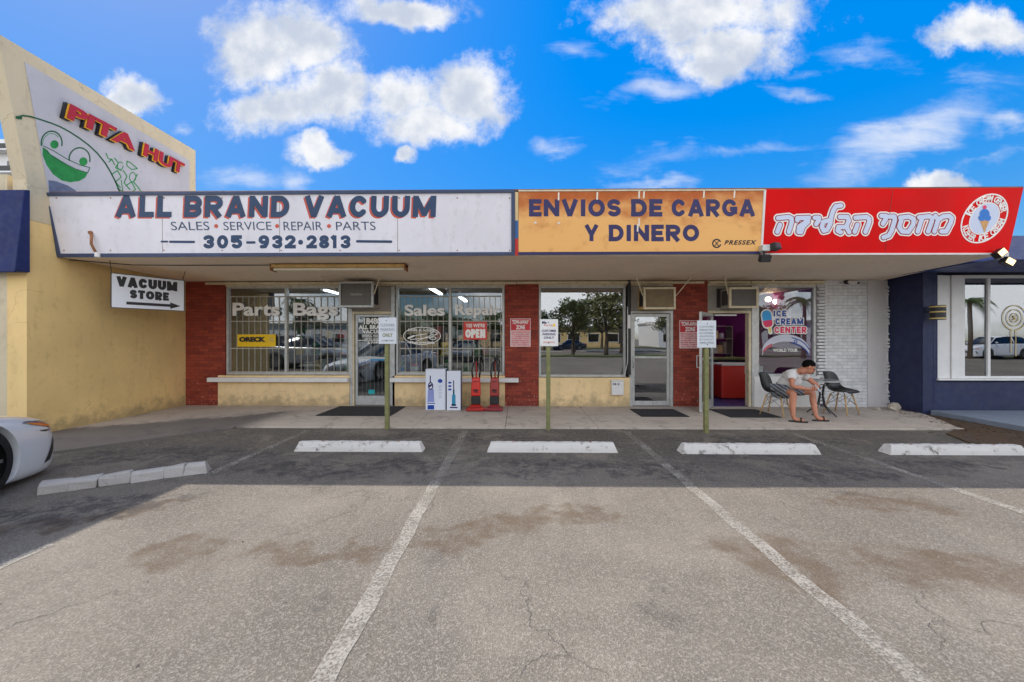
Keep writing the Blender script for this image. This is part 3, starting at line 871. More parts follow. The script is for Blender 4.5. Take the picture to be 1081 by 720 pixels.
# interiors -----------------------------------------------------------------
def room(px0, px1, depth, wallm, floorm, z1=2.76):
    x0, x1 = WX(px0), WX(px1)
    y0, y1 = YF + .26, YF + depth
    mb = MB()
    mb.box(x0, x1, y1, y1 + .1, 0, z1)
    mb.box(x0 - .08, x0, y0, y1, 0, z1); mb.box(x1, x1 + .08, y0, y1, 0, z1)
    part('interior_wall', mb, wallm)
    part('interior_ceiling', B(x0, x1, y0, y1, z1 - .02, z1 + .02), M_whitep)
    part('interior_floor', B(x0 - .02, x1 + .02, YF + .01, y1, 0, SW + .006), floorm)
room(233, 540, 7, M_interior, M_intdark)
room(560, 718, 6, mat('office_wall', (120, 120, 112), .9, .05, 1, 0, 0), M_intdark)
room(742, 880, 5, M_purple, M_bluefloor)
for x, y, where in ((-4.6, 9.6, 'just behind the parts window'), (-2.0, 9.3, 'just behind the sales window'), (-4.6, 11.5, 'deep behind the parts window'), (-1.6, 11.2, 'deep behind the sales window')):
    f = empty('added_ceiling_light', (x, y, 2.70), '', 'light', 'added fluorescent ceiling lights inside the vacuum shop')
    B(x - .08, x + .08, y - .65, y + .65, 2.69, 2.74).build('housing', M_whitep, f)
    MB().cyl((x - .03, y - .6, 2.67), (x - .03, y + .6, 2.67), .014).build('tube', M_tube, f)
    MB().cyl((x + .03, y - .6, 2.67), (x + .03, y + .6, 2.67), .014).build('tube', M_tube, f)
    f['label'] = 'added twin tube light on the ceiling ' + where

for x, y, where in ((5.2, 9.6, 'near the ice cream window'), (5.0, 11.6, 'at the back of the ice cream shop')):  # tube lights added to brighten the dark ice cream shop interior
    f = empty('added_ceiling_light', (x, y, 2.70), 'added twin tube light on the ceiling ' + where, 'light', 'added ceiling lights brightening the ice cream shop inside')
    B(x - .65, x + .65, y - .08, y + .08, 2.69, 2.74).build('housing', M_whitep, f)
    MB().cyl((x - .6, y - .03, 2.67), (x + .6, y - .03, 2.67), .014).build('tube', M_tube, f)
    MB().cyl((x - .6, y + .03, 2.67), (x + .6, y + .03, 2.67), .014).build('tube', M_tube, f)

# windows -------------------------------------------------------------------
def window(px0, px1, py0, py1, mulls=(), barred=False, glass=M_glass, fm=M_alu, label=None, fw=.05):
    x0, x1, z0, z1 = WX(px0), WX(px1), WZ(py1), WZ(py0)
    mb = MB()
    mb.box(x0, x1, YF + .02, YF + .10, z0, z0 + fw); mb.box(x0, x1, YF + .02, YF + .10, z1 - fw, z1)
    mb.box(x0, x0 + fw, YF + .02, YF + .10, z0 + fw, z1 - fw); mb.box(x1 - fw, x1, YF + .02, YF + .10, z0 + fw, z1 - fw)
    for m_ in mulls:
        xm = WX(m_); mb.box(xm - fw / 2, xm + fw / 2, YF + .015, YF + .10, z0 + fw, z1 - fw)
    wdw = part('window', mb, fm, bevel=.004)
    if label: wdw['label'] = label
    B(x0 + fw - .005, x1 - fw + .005, YF + .06, YF + .066, z0 + fw - .005, z1 - fw + .005).build('pane', glass, wdw)
    if barred:
        edges = [x0 + fw] + [WX(m_) for m_ in mulls] + [x1 - fw]
        for a, b in zip(edges, edges[1:]):
            bb = MB(); a += .035; b -= .035
            zt = WZ(312.5)
            n = 9
            for k in range(n + 1):
                x = a + (b - a) * k / n
                bb.box(x - .006, x + .006, YF + .046, YF + .056, z0 + fw, zt)
            for z in (z0 + fw + .01, WZ(368), WZ(339), zt):
                bb.box(a - .01, b + .01, YF + .043, YF + .0455, z - .012, z + .012)
            bb.build('security_bars', M_bars, wdw)
    return wdw
w1 = window(238, 369.5, 301.5, 396, (301,), True)
w2 = window(417.5, 532.6, 301.5, 396, (475,), True)
w3 = window(568.8, 661, 301.5, 398, (), False, M_glass_t)
w4 = window(799.5, 862.3, 301.5, 397, (), False, fm=M_alu)
B(WX(855), WX(860.5), YF + .075, YF + .079, WZ(395), WZ(303)).build('purple_panel', mat('purple_vinyl', (150, 60, 150), .5, .1, 2, 0, 0), w4)
def on_wall(sh, y, step, material, parent, name='decal', grow=0.0, k=1.0, label=None):
    return decal(name, sh, step, lambda a, b: at(a, b, y) if True else None, material, parent, grow, label=label)
def wtext(s, px0, py0, px1, py1, material, parent, y=YF + .04, **k):
    p0, p1 = at(px0, py1, y), at(px1, py0, y)
    return text(s, p0.x, p1.x, p0.z, p1.z, y, material, parent, **k)
for win, items in ((w1, (('Parts', 245.5, 319.5, 295.5, 333.5), ('Bags', 309.5, 319.5, 357, 337.5))),
                   (w2, (('Sales', 427, 321.5, 469.5, 333.5), ('Repair', 480.5, 321.5, 528.5, 336)))):
    for s, a, b, c, d in items: wtext(s, a, b, c, d, M_white_l, win, y=YF + .018, off=.032)
# oval knife and scissors emblem
ov = arc(445.5, 354.5, 19.5, 9, 0, 360, 44)
on_wall([('s', ov, .38), ('s', [(431, 357), (437, 354.5)], .9), ('s', [(437, 354.5), (450, 352.5)], .35), ('s', [(433, 358.5), (456, 356)], .35),
         ('s', arc(458, 352, 3.4, 1.7, 0, 360, 16), .4), ('s', arc(457, 357, 3.4, 1.5, 0, 360, 16), .4), ('s', [(455, 354), (440, 360)], .35), ('s', [(443, 350), (445, 358)], .3)],
        YF + .039, .22, M_white_l, w2, 'oval_emblem')
wtext('Knife & Scissor', 431, 346.8, 460, 349.8, M_white_l, w2, off=.02)
wtext('Sharpening', 432, 360.2, 459, 363, M_white_l, w2, off=.03)

# doors ---------------------------------------------------------------------
def door(x0, x1, ztop, leafm, rails, Mx=None, glass=M_glass, stile=.07, bars=False, kick=.12, handle=None):
    """leaf built in its own axes: x across, y depth, z up; Mx places it"""
    mb = MB(); mb.M = Mx
    z0 = SW + .01
    mb.box(x0, x0 + stile, 0, .045, z0, ztop); mb.box(x1 - stile, x1, 0, .045, z0, ztop)
    mb.box(x0 + stile, x1 - stile, 0, .045, ztop - stile, ztop); mb.box(x0 + stile, x1 - stile, 0, .045, z0, z0 + kick)
    for z, h in rails: mb.box(x0 + stile, x1 - stile, 0.002, .043, z - h / 2, z + h / 2)
    d = part('door', mb, leafm, bevel=.004)
    g = MB(); g.M = Mx
    g.box(x0 + stile - .004, x1 - stile + .004, .02, .026, z0 + kick - .004, ztop - stile + .004)
    g.build('pane', glass, d)
    if bars:
        b = MB(); b.M = Mx
        n = 8
        for k in range(1, n):
            x = x0 + stile + (x1 - x0 - 2 * stile) * k / n
            b.box(x - .006, x + .006, .055, .067, z0 + kick, ztop - stile)
        b.build('security_bars', M_bars, d)
    if handle is not None:
        h = MB(); h.M = Mx
        hx, hz = handle
        h.tube([(hx, -.002, hz - .12), (hx, -.05, hz - .12), (hx, -.055, hz), (hx, -.05, hz + .12), (hx, -.002, hz + .12)], .012)
        h.build('handle', M_alu, d, smooth=True)
    return d
def doorframe(px0, px1, ztop, fm, w_=.06):
    x0, x1 = WX(px0), WX(px1)
    mb = MB()
    mb.box(x0, x0 + w_, YF - .01, YF + .12, SW, ztop + w_); mb.box(x1 - w_, x1, YF - .01, YF + .12, SW, ztop + w_)
    mb.box(x0 + w_, x1 - w_, YF - .012, YF + .118, ztop + .004, ztop + w_)
    return part('door_frame', mb, fm, bevel=.005)
def T(x, y): return Matrix.Translation((x, y, 0))
# vacuum shop door
doorframe(371, 417, 2.05, M_cframe)
part('transom_panel', B(WX(371), WX(416.5), YF + .02, YF + .12, 2.115, 2.66), M_grey)
part('door_post', B(WX(369.8), WX(372.2), YF - .02, YF + .1, SW, 2.66), M_alu)
part('door_post', B(WX(413.4), WX(417), YF - .03, YF + .1, SW, 2.66), M_alu)
d1 = door(WX(374.5), WX(412.5), 2.045, M_alu, ((1.47, .03), (1.08, .045)), T(0, YF + .03), bars=True, kick=.2, stile=.05)
wtext('18480', 384, 335.5, 402, 342.5, M_white_l, d1, y=YF + .045, off=.04)
wtext('ALL BRAND', 378.5, 343.2, 410, 347.6, M_white_l, d1, y=YF + .045, off=.04)
wtext('VACUUM', 382.5, 348.3, 407, 352, M_white_l, d1, y=YF + .045, off=.03)
wtext('SEWING MACHINES', 382, 353.2, 408, 356, M_white_l, d1, y=YF + .045)
wtext('SALES SERVICE', 384, 356.8, 406, 359.2, M_white_l, d1, y=YF + .045)
wtext('& PARTS', 388, 360.5, 404, 363, M_white_l, d1, y=YF + .045)
for a in ((391, 377.4, 410, 380.6, (30, 140, 190)), (389, 411.5, 395.5, 416, (40, 170, 175))):
    p0, p1 = at(a[0], a[3], YF + .04), at(a[2], a[1], YF + .04)
    o = B(p0.x, p1.x, YF + .036, YF + .04, p0.z, p1.z).build('sticker', mat('sticker_%d' % int(a[0]), a[4], .4, .05, 3, 0, 0), d1)
    o['label'] = 'small blue sticker on the glass'
# office door
doorframe(664.5, 710.5, 2.06, M_alu)
part('transom_panel', B(WX(664.5), WX(712), YF + .02, YF + .12, 2.125, 2.66), M_grey)
d2 = door(WX(667.3), WX(707.6), 2.055, M_alu, ((1.10, .045),), T(0, YF + .03), glass=M_glass_t, stile=.065, kick=.1, handle=(WX(668.6), 1.0))
wtext('18482', 681, 339.6, 691.5, 343, M_white_l, d2, y=YF + .045, off=.04)
# ice cream shop door, swung open
doorframe(747.3, 793, 2.06, M_cframe)
part('transom_panel', B(WX(747.4), WX(799), YF + .02, YF + .12, 2.125, 2.66), M_grey)
part('door_post', B(WX(793.2), WX(799.4), YF - .02, YF + .1, SW, 2.66), M_alu)
hx_, hy_ = WX(750), YF - .03
ang = math.atan2(-.70, -.60)
Mx = Matrix.Translation((hx_, hy_, 0)) @ Matrix.Rotation(ang, 4, 'Z')
d3 = door(0, .90, 2.05, M_alu, ((1.10, .05),), Mx, glass=M_glass, stile=.06, kick=.18, handle=(.86, 1.05)); d3['label'] = 'glass door standing open'
mb = MB(); mb.box(WX(752), WX(775), YF - .10, YF - .02, 2.0, 2.035); part('door_closer', mb, M_alu, bevel=.005)

# ice cream window print ------------------------------------------------------
yd = YF + .052
pinkm = mat('pink_vinyl', (232, 30, 96), .4, .03, 3, 0, 0); bluem = mat('sky_blue_vinyl', (20, 160, 230), .4, .03, 3, 0, 0)
dblue = mat('royal_blue_vinyl', (20, 70, 160), .4, .03, 3, 0, 0); yelm = mat('cream_vinyl', (240, 220, 110), .4, .03, 3, 0, 0)
def rot(pts, cx, cy, a):
    c, s = math.cos(R(a)), math.sin(R(a)); return [(cx + (x - cx) * c - (y - cy) * s, cy + (x - cx) * s + (y - cy) * c) for x, y in pts]
axis = rot([(810, 332.5), (810, 341)], 810, 337, -9)
on_wall([('s', axis, 6.3), ('s', rot([(811, 345), (811, 351)], 810, 337, -9), 2.2)], yd, .3, M_white_l, w4, 'ice_lolly_print')
on_wall([('s', axis[:1] + [((axis[0][0] + axis[1][0]) / 2, (axis[0][1] + axis[1][1]) / 2)], 4.9)], yd - .002, .3, bluem, w4, 'ice_lolly_print')
on_wall([('f', rot([(805.2, 338.2), (814.8, 338.2), (814.8, 342.5), (812.8, 345.2), (807.2, 345.2), (805.2, 342.5)], 810, 337, -9))], yd - .004, .3, pinkm, w4, 'ice_lolly_print')
on_wall([('s', rot([(811, 346.5), (811, 350.5)], 810, 337, -9), 1.1)], yd - .004, .3, yelm, w4, 'ice_lolly_print')
for s, a, b, c, d, m_ in (('ICE', 816.5, 327.8, 830, 334, dblue), ('CREAM', 818.5, 336, 848, 342.6, dblue), ('CENTER', 817.5, 345, 851.5, 351.6, pinkm)):
    decal('lettering', block(s, a, b, c, d, .13, .14), .25, lambda p_, q_: at(p_, q_, yd + .001), M_white_l, w4, .8)
    decal('lettering', block(s, a, b, c, d, .13, .14), .25, lambda p_, q_: at(p_, q_, yd - .001), m_, w4)
def archband(y0, th, a0, a1, rx, ry, cx=829.5, cy=371):
    up = arc(cx, cy, rx, ry, a0, a1, 20); dn = arc(cx, cy + th, rx, ry, a1, a0, 20)
    return [('f', up + dn)]
on_wall(archband(0, 7.5, 188, 352, 25, 18), yd, .3, mat('pale_vinyl', (204, 206, 220), .5, .03, 3, 0, 0), w4, 'arch_print')
on_wall(archband(0, 3.0, 195, 235, 25, 14, cy=374), yd - .002, .3, mat('faded_red_vinyl', (196, 84, 96), .5, .03, 3, 0, 0), w4, 'flag_print')
on_wall([('s', arc(829.5, 373, 25, 17, 285 + 0, 345, 12), .55), ('s', arc(829.5, 378.5, 25, 17, 285, 345, 12), .55),
         ('s', rot([(838, 361.6), (840, 358.2), (842, 361.6), (838, 361.6)], 840, 360, 10), .22), ('s', rot([(838, 359.4), (840, 362.8), (842, 359.4), (838, 359.4)], 840, 360, 10), .22)],
        yd - .002, .25, dblue, w4, 'flag_print')
wtext('WORLD TOUR', 816, 368, 842, 371.5, M_white_l, w4, y=yd - .003, off=.03)

# ------------------------------------------------------------------ the building on the left
PX = -7.38
pb = empty('restaurant_building', (PX, 7, 0), 'cream yellow restaurant building with a tall stucco sign wall', 'building')
def S(px, py): p = side(px, py, PX); return p.y, p.z
yN = 5.60
mb = MB()
mb.box(PX - .3, PX, yN, 18, 0, 3.3)
part('side_wall', mb, M_yellow, pb)
mb = MB(); mb.box(-22, PX - .301, yN, yN + .3, 0, 3.98); mb.box(-22, PX - .301, yN + .3, 18, 3.5, 3.7)
part('front_wall', mb, M_pita, pb)
mb = MB(); mb.prism([(yN + .0, 3.301), (yN, 3.9), (5.27, 5.85), (8.60, 5.83), (8.60, 3.301)], .22, 'x', PX - .22)
part('sign_wall', mb, M_pita, pb, bevel=.01)
q = [S(25.5, 65.5), S(199.5, 169.5), S(199.5, 204.5), S(51, 204.5)]
mb = MB(); mb.prism([(a, b) for a, b in q], .012, 'x', PX - .0005)
part('sign_panel', mb, M_panelw, pb)
mp = PX + .0125
def wallm(dx_): return lambda a, b: side(a, b, mp + dx_)
mural = []
def mur(sh, material, dx_=.0, step=.35): decal('mural', sh, step, wallm(dx_), material, pb)
mur([('s', [(18, 124), (24, 122), (32, 123), (42, 126), (54, 130), (64, 134), (74, 139.5), (84, 146), (94, 153.5), (103, 162), (111, 172), (117, 182), (122, 192), (127, 204)], .8), ('s', [(18, 124), (22, 124.5)], 1.6)], M_green2)
mur([('s', arc(54.5, 151, 11, 12.5, 168, 372, 22), .75), ('s', arc(84, 168, 11, 12, 170, 372, 22), .75)], M_green2)
mur([('s', arc(54.5, 152, 9.5, 11, 175, 320, 12), .35), ('s', [(57.5, 152.5)], 4.4), ('s', [(88, 170.5)], 4.4)], M_green)
mur([('f', [(45, 155), (52, 160), (62, 168), (74, 175.5), (84, 180), (92.5, 183), (90, 187.5), (84, 191), (74, 192.5), (65, 190.5), (56, 184), (49, 174), (45, 164)])], M_green)
mur([('f', [(48.5, 156), (57, 160.5), (70, 168.5), (84, 174.8), (94, 177.5), (91.5, 181.5), (80, 177.5), (66, 170.5), (53, 162.5)])], M_panelw, .0006)
mur([('s', [(46, 154), (57, 159.5), (70, 167.5), (84, 174), (95, 177), (92.5, 182.5), (80, 178.5), (66, 171.5), (53, 163.5), (46.5, 157)], .4)], M_green2, .001)
mur([('s', [(112, 162), (114, 167), (118, 169)], .6), ('s', [(115, 171), (118, 168), (121, 174)], .6), ('s', [(121, 167), (125, 172), (122, 177), (128, 180)], .6), ('s', arc(127, 175, 3, 4, 0, 320), .5),
     ('s', [(134, 170), (138, 172), (145, 178), (139, 179), (134, 175), (134, 170)], .55), ('s', [(118, 184), (124, 180), (128, 187), (122, 192), (127, 198)], .6), ('s', [(130, 180), (134, 186), (131, 193), (137, 200)], .6),
     ('s', arc(140, 187, 3.4, 5, 90, 400), .5), ('s', [(145, 184), (141, 192), (146, 198), (150, 204)], .6), ('s', [(133, 196), (139, 192), (143, 200), (138, 204)], .6), ('s', [(128, 190), (130, 204)], .5), ('s', [(124, 199), (133, 204)], .5)], M_green)
mur([('f', [(51, 190), (60, 191.5), (72, 196), (80, 201), (82, 204.2), (52, 204.2)])], mat('slate_paint_smear', (104, 112, 136), .8, .2, 9, 0, 0), .0004)
# raised letters
def wframe(base): return lambda a, b, c: (base + c, a, b)
y0_, y1_ = 6.02, 8.20
z0_, z1_ = 5.085, 5.345
M_yel3 = mat('yellow_letter_edge', (228, 170, 40), .5, .05, 6, 0, 0); M_red3 = mat('red_letter_face', (172, 30, 42), .5, .06, 6, 0, 0)
for (s, a, b) in (('PITA', y0_, 7.11), ('HUT', 7.27, y1_)):
    text(s, a - .025, b, z0_ - .022, z1_, 0, M_black_l, pb, off=.05, shear=.12, ext=.05, frame=wframe(PX + .012), name='raised_lettering')
    text(s, a, b + .014, z0_ - .010, z1_ - .004, 0, M_yel3, pb, off=.05, shear=.12, ext=.012, frame=wframe(PX + .0635), name='raised_lettering')
    text(s, a + .022, b + .022, z0_ + .004, z1_ + .002, 0, M_red3, pb, off=.04, shear=.12, ext=.012, frame=wframe(PX + .077), name='raised_lettering')
aw = empty('awning', (-8, 5.55, 2.5), 'navy canvas awning over the restaurant front at the far left', 'awning')
mb = MB(); mb.prism([(5.60, 3.72), (5.46, 3.68), (4.95, 2.52), (4.95, 2.46), (5.60, 2.5)], 8.0, 'x', -15.35)
mb = MB(); mb.prism([(5.597, 3.74), (5.53, 3.72), (5.42, 2.50), (5.597, 2.50)], 8.0, 'x', -15.32)
mb.build('canvas', M_navya, aw, bevel=.01)
mb = MB(); mb.cyl((-15.3, 5.43, 2.49), (-7.33, 5.43, 2.49), .015); mb.build('hem_bar', M_navya, aw)

# far tower seen past the restaurant wall
tw = empty('apartment_tower', (-88, 70, 0), 'distant white apartment tower with dark balconies behind the restaurant', 'building')
B(-112, -72, 66, 80, 0, 37).build('wall', M_farw, tw)
for k in range(9):
    z = 3.2 + k * 3.9
    fl = B(-111, -80, 64.6, 65.99, z, z + .25).build('balcony', M_farw, tw)
    B(-110.5, -80.5, 64.7, 64.8, z + .26, z + 1.2).build('railing', M_dark, fl)
    for j in range(5): B(-109 + j * 6.2, -105.4 + j * 6.2, 65.9, 65.97, z + .3, z + 2.6).build('balcony_door', M_carglass, fl)

# ------------------------------------------------------------------ the blue shop on the right
bb = empty('blue_shop_building', (10, 7.6, 0), 'navy blue painted shop with a large plate window and flat canopy', 'building')
BY = 7.62
def bpart(n, m, material, **k): return m.build(n, material, bb, **k)
bpart('side_wall', B(8.04, 8.24, BY, 18, 0, 2.9), M_navyb)
bpart('front_wall', B(8.24, 9.0 - .70, BY - .003, BY + .2, 0, 2.9).box(8.30, 15, BY + .02, BY + .2, 0, at(1040, 403, BY).z), M_navyb)
bpart('column', B(8.30, 8.32, BY - .005, BY + .1, at(1040, 401, BY).z, 2.78), M_navyb)
zs = at(1040, 401.5, BY).z
bpart('sill', B(8.30, 15, BY - .05, BY + .14, zs, zs + .03), M_whitep, bevel=.004)
px_ = [at(p, 358, BY + .1).x for p in (986, 995, 1003, 1015)]
mb = MB()
for a, b, dy_ in ((px_[0], px_[1], 0), (px_[1], px_[2], .025), (px_[2], px_[3], 0)): mb.box(a + .004, b - .004, BY + .1 - .03 + dy_, BY + .16, zs + .03, 2.78)
bpart('white_panel', mb, M_whitep, bevel=.006)
gx0 = px_[3]
xm = at(1043, 358, BY + .1).x
mb = MB()
mb.box(gx0, 15, BY + .08, BY + .15, zs + .03, zs + .075); mb.box(gx0, 15, BY + .08, BY + .15, 2.72, 2.78)
for x in (gx0 + .02, xm, xm + 2.4, xm + 4.0): mb.box(x - .025, x + .025, BY + .078, BY + .148, zs + .075, 2.72)
wb = bpart('window', mb, M_whitep, bevel=.004)
B(gx0 + .03, 14.98, BY + .11, BY + .116, zs + .07, 2.73).build('pane', glass_mat('blue_shop_glass', .2, (.4, .42, .42)), wb)
on = BY + .10
decal('round_emblem', [('s', arc(1071, 335.5, 12.5, 13, 0, 360, 40), .45), ('s', arc(1071, 335.5, 8.3, 8.7, 0, 360, 32), .4), ('s', arc(1071, 335.5, 4.4, 4.6, 0, 360, 24), .45),
      ('s', [(1067.5, 348), (1067.5, 372)], .4), ('s', [(1072.5, 348), (1072.5, 376)], .4)], .3, lambda a, b: at(a, b, on), M_gold, wb)
p0, p1 = at(1069.3, 338, on), at(1072.8, 333, on)
text('S', p0.x, p1.x, p0.z, p1.z, on, M_gold, wb, off=.03)
bpart('interior_wall', B(8.25, 15, 11, 11.1, 0, 2.9), M_interior)
bpart('interior_floor', B(8.25, 15, BY + .21, 11, 0, .12), M_intdark)
cz0, cz1 = 2.79, 2.97
bpart('canopy', B(7.75, 15, 6.28, BY - .005, cz0 + .03, cz1 - .02).box(7.76, 8.035, BY - .004, BY + .5, cz0 + .03, cz1 - .02), M_navyc, bevel=.004)
bpart('canopy_edge', B(7.73, 7.75, 6.26, BY + .52, cz0, cz1), M_navyc, bevel=.004)
mb = MB()
mb.box(7.75, 15, 6.255, 6.275, cz0 + .0, cz1)
mb.box(7.95, 15, 6.30, 6.5, cz1 + .001, 3.06); mb.box(8.02, 15, 6.34, 6.5, 3.061, 3.2)
bpart('canopy_front', mb, M_navyc, bevel=.004)
bpart('parapet', B(8.24, 15, 6.5, 6.7, 2.98, 3.20).box(8.04, 15, 6.7, 18, 2.98, 3.1), M_navyb)
# ------------------------------------------------------------------ signs on the fascia (local axes: x along, z up the leaning face, -y outwards)
def fsign(name, label, group=None):
    return empty(name, (0, FY0, FB), label, 'sign', group, (AL, 0, 0))
def ftext(s, px0, py0, px1, py1, y, m, par, **k):
    a, b = fas(px0, py1), fas(px1, py0)
    return text(s, a[0], b[0], a[1], b[1], y, m, par, world=False, **k)
def fquad(pts, y0, y1):
    mb = MB(); P = [fas(*p) for p in pts]
    mb.prism(P, y1 - y0, 'y', y0); return mb
def fdecal(name, sh, step, y, m, par, grow=0):
    return decal(name, sh, step, lambda a, b: (fas(a, b)[0], y, fas(a, b)[1]), m, par, grow, world=False)

s1 = fsign('shop_sign', 'long white painted sign with navy and coral hand lettering and a phone number')
bt = FB  # noqa
fquad([(50.5, 205), (543, 201.5), (543.5, 269), (65, 271)], -.03, 0.0).build('board', M_signw, s1, world=False, bevel=.004)
mb = MB()
for pts in ([(49.5, 204), (543.5, 200.5), (543.5, 204), (51, 207.5)], [(63, 268), (543.5, 266.3), (543.5, 270), (64.3, 272)], [(49.5, 207.6), (53, 207.5), (66.6, 268), (63, 268)], [(539.8, 204.2), (543.6, 204.2), (543.6, 266.2), (539.8, 266.2)]):
    P = [fas(*p) for p in pts]; mb.prism(P, .022, 'y', -.052)
mb.build('border', M_navyt, s1, world=False, bevel=.003)
for s, a, b in (('ALL', 124, 183), ('BRAND', 196, 306.5), ('VACUUM', 322, 460.5)):
    fdecal('lettering', block(s, a - 1.7, 208.6, b - 1.9, 231.0, .122, .12, .04), .4, -.031, M_red_l, s1)
    fdecal('lettering', block(s, a, 207.2, b, 229.6, .122, .12, .04), .4, -.034, M_blue_l, s1)
for s, a, b in (('SALES', 183, 222), ('SERVICE', 238, 287.5), ('REPAIR', 301, 341), ('PARTS', 356, 397)):
    ftext(s, a, 234.3, b, 243.4, -.031, M_blue_l, s1, off=-.006)
fdecal('dot', [('s', [(229.8, 239)], 2.1), ('s', [(293.8, 239)], 2.1), ('s', [(348.3, 239)], 2.1)], .4, -.032, M_red_l, s1)
for s_n, a, b in (('305', 215.5, 257.5), ('932', 274, 313.5), ('2813', 324.5, 371)): fdecal('lettering', block(s_n, a, 248.8, b, 262.3, .125, .12), .3, -.031, M_blue_l, s1)
fdecal('dash', [('s', [(262.5, 256.2), (270, 256.2)], 1.3), ('s', [(318.5, 256)], 2.6), ('s', [(172.5, 255.3), (178.5, 255.3)], 1.0), ('s', [(181.5, 255.5), (206.5, 255.7)], 1.25), ('s', [(378, 255), (413.5, 255.4)], 1.35)], .35, -.032, M_blue_l, s1)
for px in (173, 296, 420):
    fquad([(px, 207.6), (px + .7, 207.6), (px + .7, 266.5), (px, 266.5)], -.0307, -.0302).build('panel_seam', M_grey, s1, world=False)
mb = MB()
for px in (60, 117, 173, 234, 296, 358, 420, 481, 536):
    for py in (209.5, 264.5):
        a = fas(px + (8 if px == 60 and py > 250 else 0) + 2, py); mb.cyl((a[0], -.034, a[1]), (a[0], -.0301, a[1]), .011, n=8)
mb.build('fixing_screws', M_rust, s1, world=False)
# little leftover strip between the signs
s1b = fsign('colour_strip', 'narrow strip of cream blue and red paint between the white and orange signs')
s1b['category'] = 'trim strip'
fquad([(543.8, 203), (547, 203), (547, 233), (543.8, 233)], -.02, 0).build('cream_strip', mat('cream_strip_paint', (238, 214, 160), .5), s1b, world=False)
fquad([(543.8, 233), (547, 233), (547, 252), (543.8, 252)], -.02, 0).build('blue_strip', mat('blue_strip_paint', (60, 110, 170), .5), s1b, world=False)
fquad([(543.8, 252), (547, 252), (547, 270), (543.8, 270)], -.02, 0).build('red_strip', mat('red_strip_paint', (214, 50, 44), .5), s1b, world=False)

s2 = fsign('shop_sign', 'sun faded orange sign with dark blue capitals in two lines')
fquad([(547.3, 202.5), (806.5, 201.5), (802.5, 265.5), (547.3, 266.3)], -.03, 0).build('board', M_orange, s2, world=False, bevel=.003)
fquad([(547.3, 266.4), (802.5, 265.6), (802.3, 268.2), (547.3, 269.2)], -.034, 0).build('bottom_trim', M_dark_l, s2, world=False)
fquad([(547.3, 201.2), (806.6, 200.3), (806.5, 201.8), (547.3, 202.8)], -.04, -.0).build('top_trim', M_cframe, s2, world=False)
for s, a, b in (('ENVIOS', 558.3, 655), ('DE', 665.5, 698.5), ('CARGA', 708, 796)): fdecal('lettering', block(s, a, 210.9, b, 228.8, .122, .10), .35, -.031, M_dark_l, s2)
for s, a, b in (('Y', 616.5, 631.5), ('DINERO', 642, 737.3)): fdecal('lettering', block(s, a, 237.7, b, 254.8, .122, .10), .35, -.031, M_dark_l, s2)
ftext('PRESSEX', 763.5, 253.7, 797.5, 258.6, -.031, M_black_l, s2, off=.03, shear=.25, spacing=1.25)
fdecal('round_logo', [('s', arc(755.5, 257.2, 4.2, 4.2, 20, 330, 24), .7), ('s', [(753.6, 255), (757.4, 259.6)], .45), ('s', [(757.4, 255), (753.6, 259.6)], .45)], .25, -.032, M_black_l, s2)
mb = MB()
for p in ((589.5, 207), (630, 206.5), (674, 205), (679, 205), (742, 204.5), (774, 204.5), (674, 234), (672.5, 240)):
    a = fas(*p); mb.box(a[0] - .012, a[0] + .012, -.036, -.0315, a[1] - .07, a[1] + .045)
for p in ((565, 235.5), (589.5, 236)):
    a = fas(*p); mb.box(a[0] - .02, a[0] + .02, -.036, -.0315, a[1] - .015, a[1] + .015)
mb.build('peeled_patch', mat('bare_acrylic', (236, 224, 206), .4, .03, 3, 0, 0), s2, world=False)

s3 = fsign('shop_sign', 'bright red sign with pale Hebrew lettering and a round badge')
fquad([(806.9, 200.3), (1078, 198.6), (1062, 267.5), (803, 268)], -.03, 0).build('board', M_redsign, s3, world=False, bevel=.003)
mb = MB()
for pts in ([(802.8, 267.6), (1062, 267.2), (1061.6, 269.0), (802.7, 269.3)], [(804.9, 201), (807.2, 201), (803.3, 267.6), (801.2, 267.6)]):
    mb.prism([fas(*p) for p in pts], .01, 'y', -.04)
mb.build('white_trim', M_whitep, s3, world=False)
mb = MB(); a, b = fas(940, 201), fas(932, 267)
mb.prism([(a[0], a[1]), (a[0] + .008, a[1]), (b[0] + .008, b[1]), (b[0], b[1])], .002, 'y', -.0325)
mb.build('panel_seam', M_redtxt, s3, world=False)
def hz(pts): return [(800 + x / 5.148, 200 + y / 5.148) for x, y in pts]
HE = [[(102, 158), (160, 152), (174, 160), (176, 178), (160, 232)], [(112, 194), (98, 232)],
      [(206, 158), (268, 156)], [(262, 158), (264, 178), (236, 205), (226, 234)], [(206, 158), (206, 170)], [(262, 172), (215, 205), (212, 232), (226, 234)],
      [(300, 156), (322, 156), (322, 168), (308, 190)],
      [(442, 90), (414, 94), (402, 112), (392, 140), (386, 168)], [(386, 168), (346, 178), (338, 205), (348, 226), (366, 222), (384, 188), (386, 168)],
      [(436, 152), (476, 152), (484, 172), (470, 205), (486, 234)], [(472, 206), (428, 206), (424, 226), (440, 234)],
      [(520, 156), (580, 152), (594, 162), (594, 180), (574, 232)], [(530, 194), (516, 232)],
      [(660, 146), (684, 146), (684, 162), (668, 188)],
      [(704, 150), (730, 150), (732, 168), (716, 225), (700, 252), (672, 262)],
      [(762, 156), (806, 150), (834, 162), (832, 192), (806, 232), (772, 230), (756, 206), (770, 158)],
      [(864, 154), (920, 148), (934, 158), (932, 176), (912, 230)], [(880, 158), (856, 230)],
      [(952, 146), (966, 168), (946, 230)], [(966, 168), (992, 150), (1026, 146), (1040, 158), (1036, 180), (1010, 230), (984, 230)]]
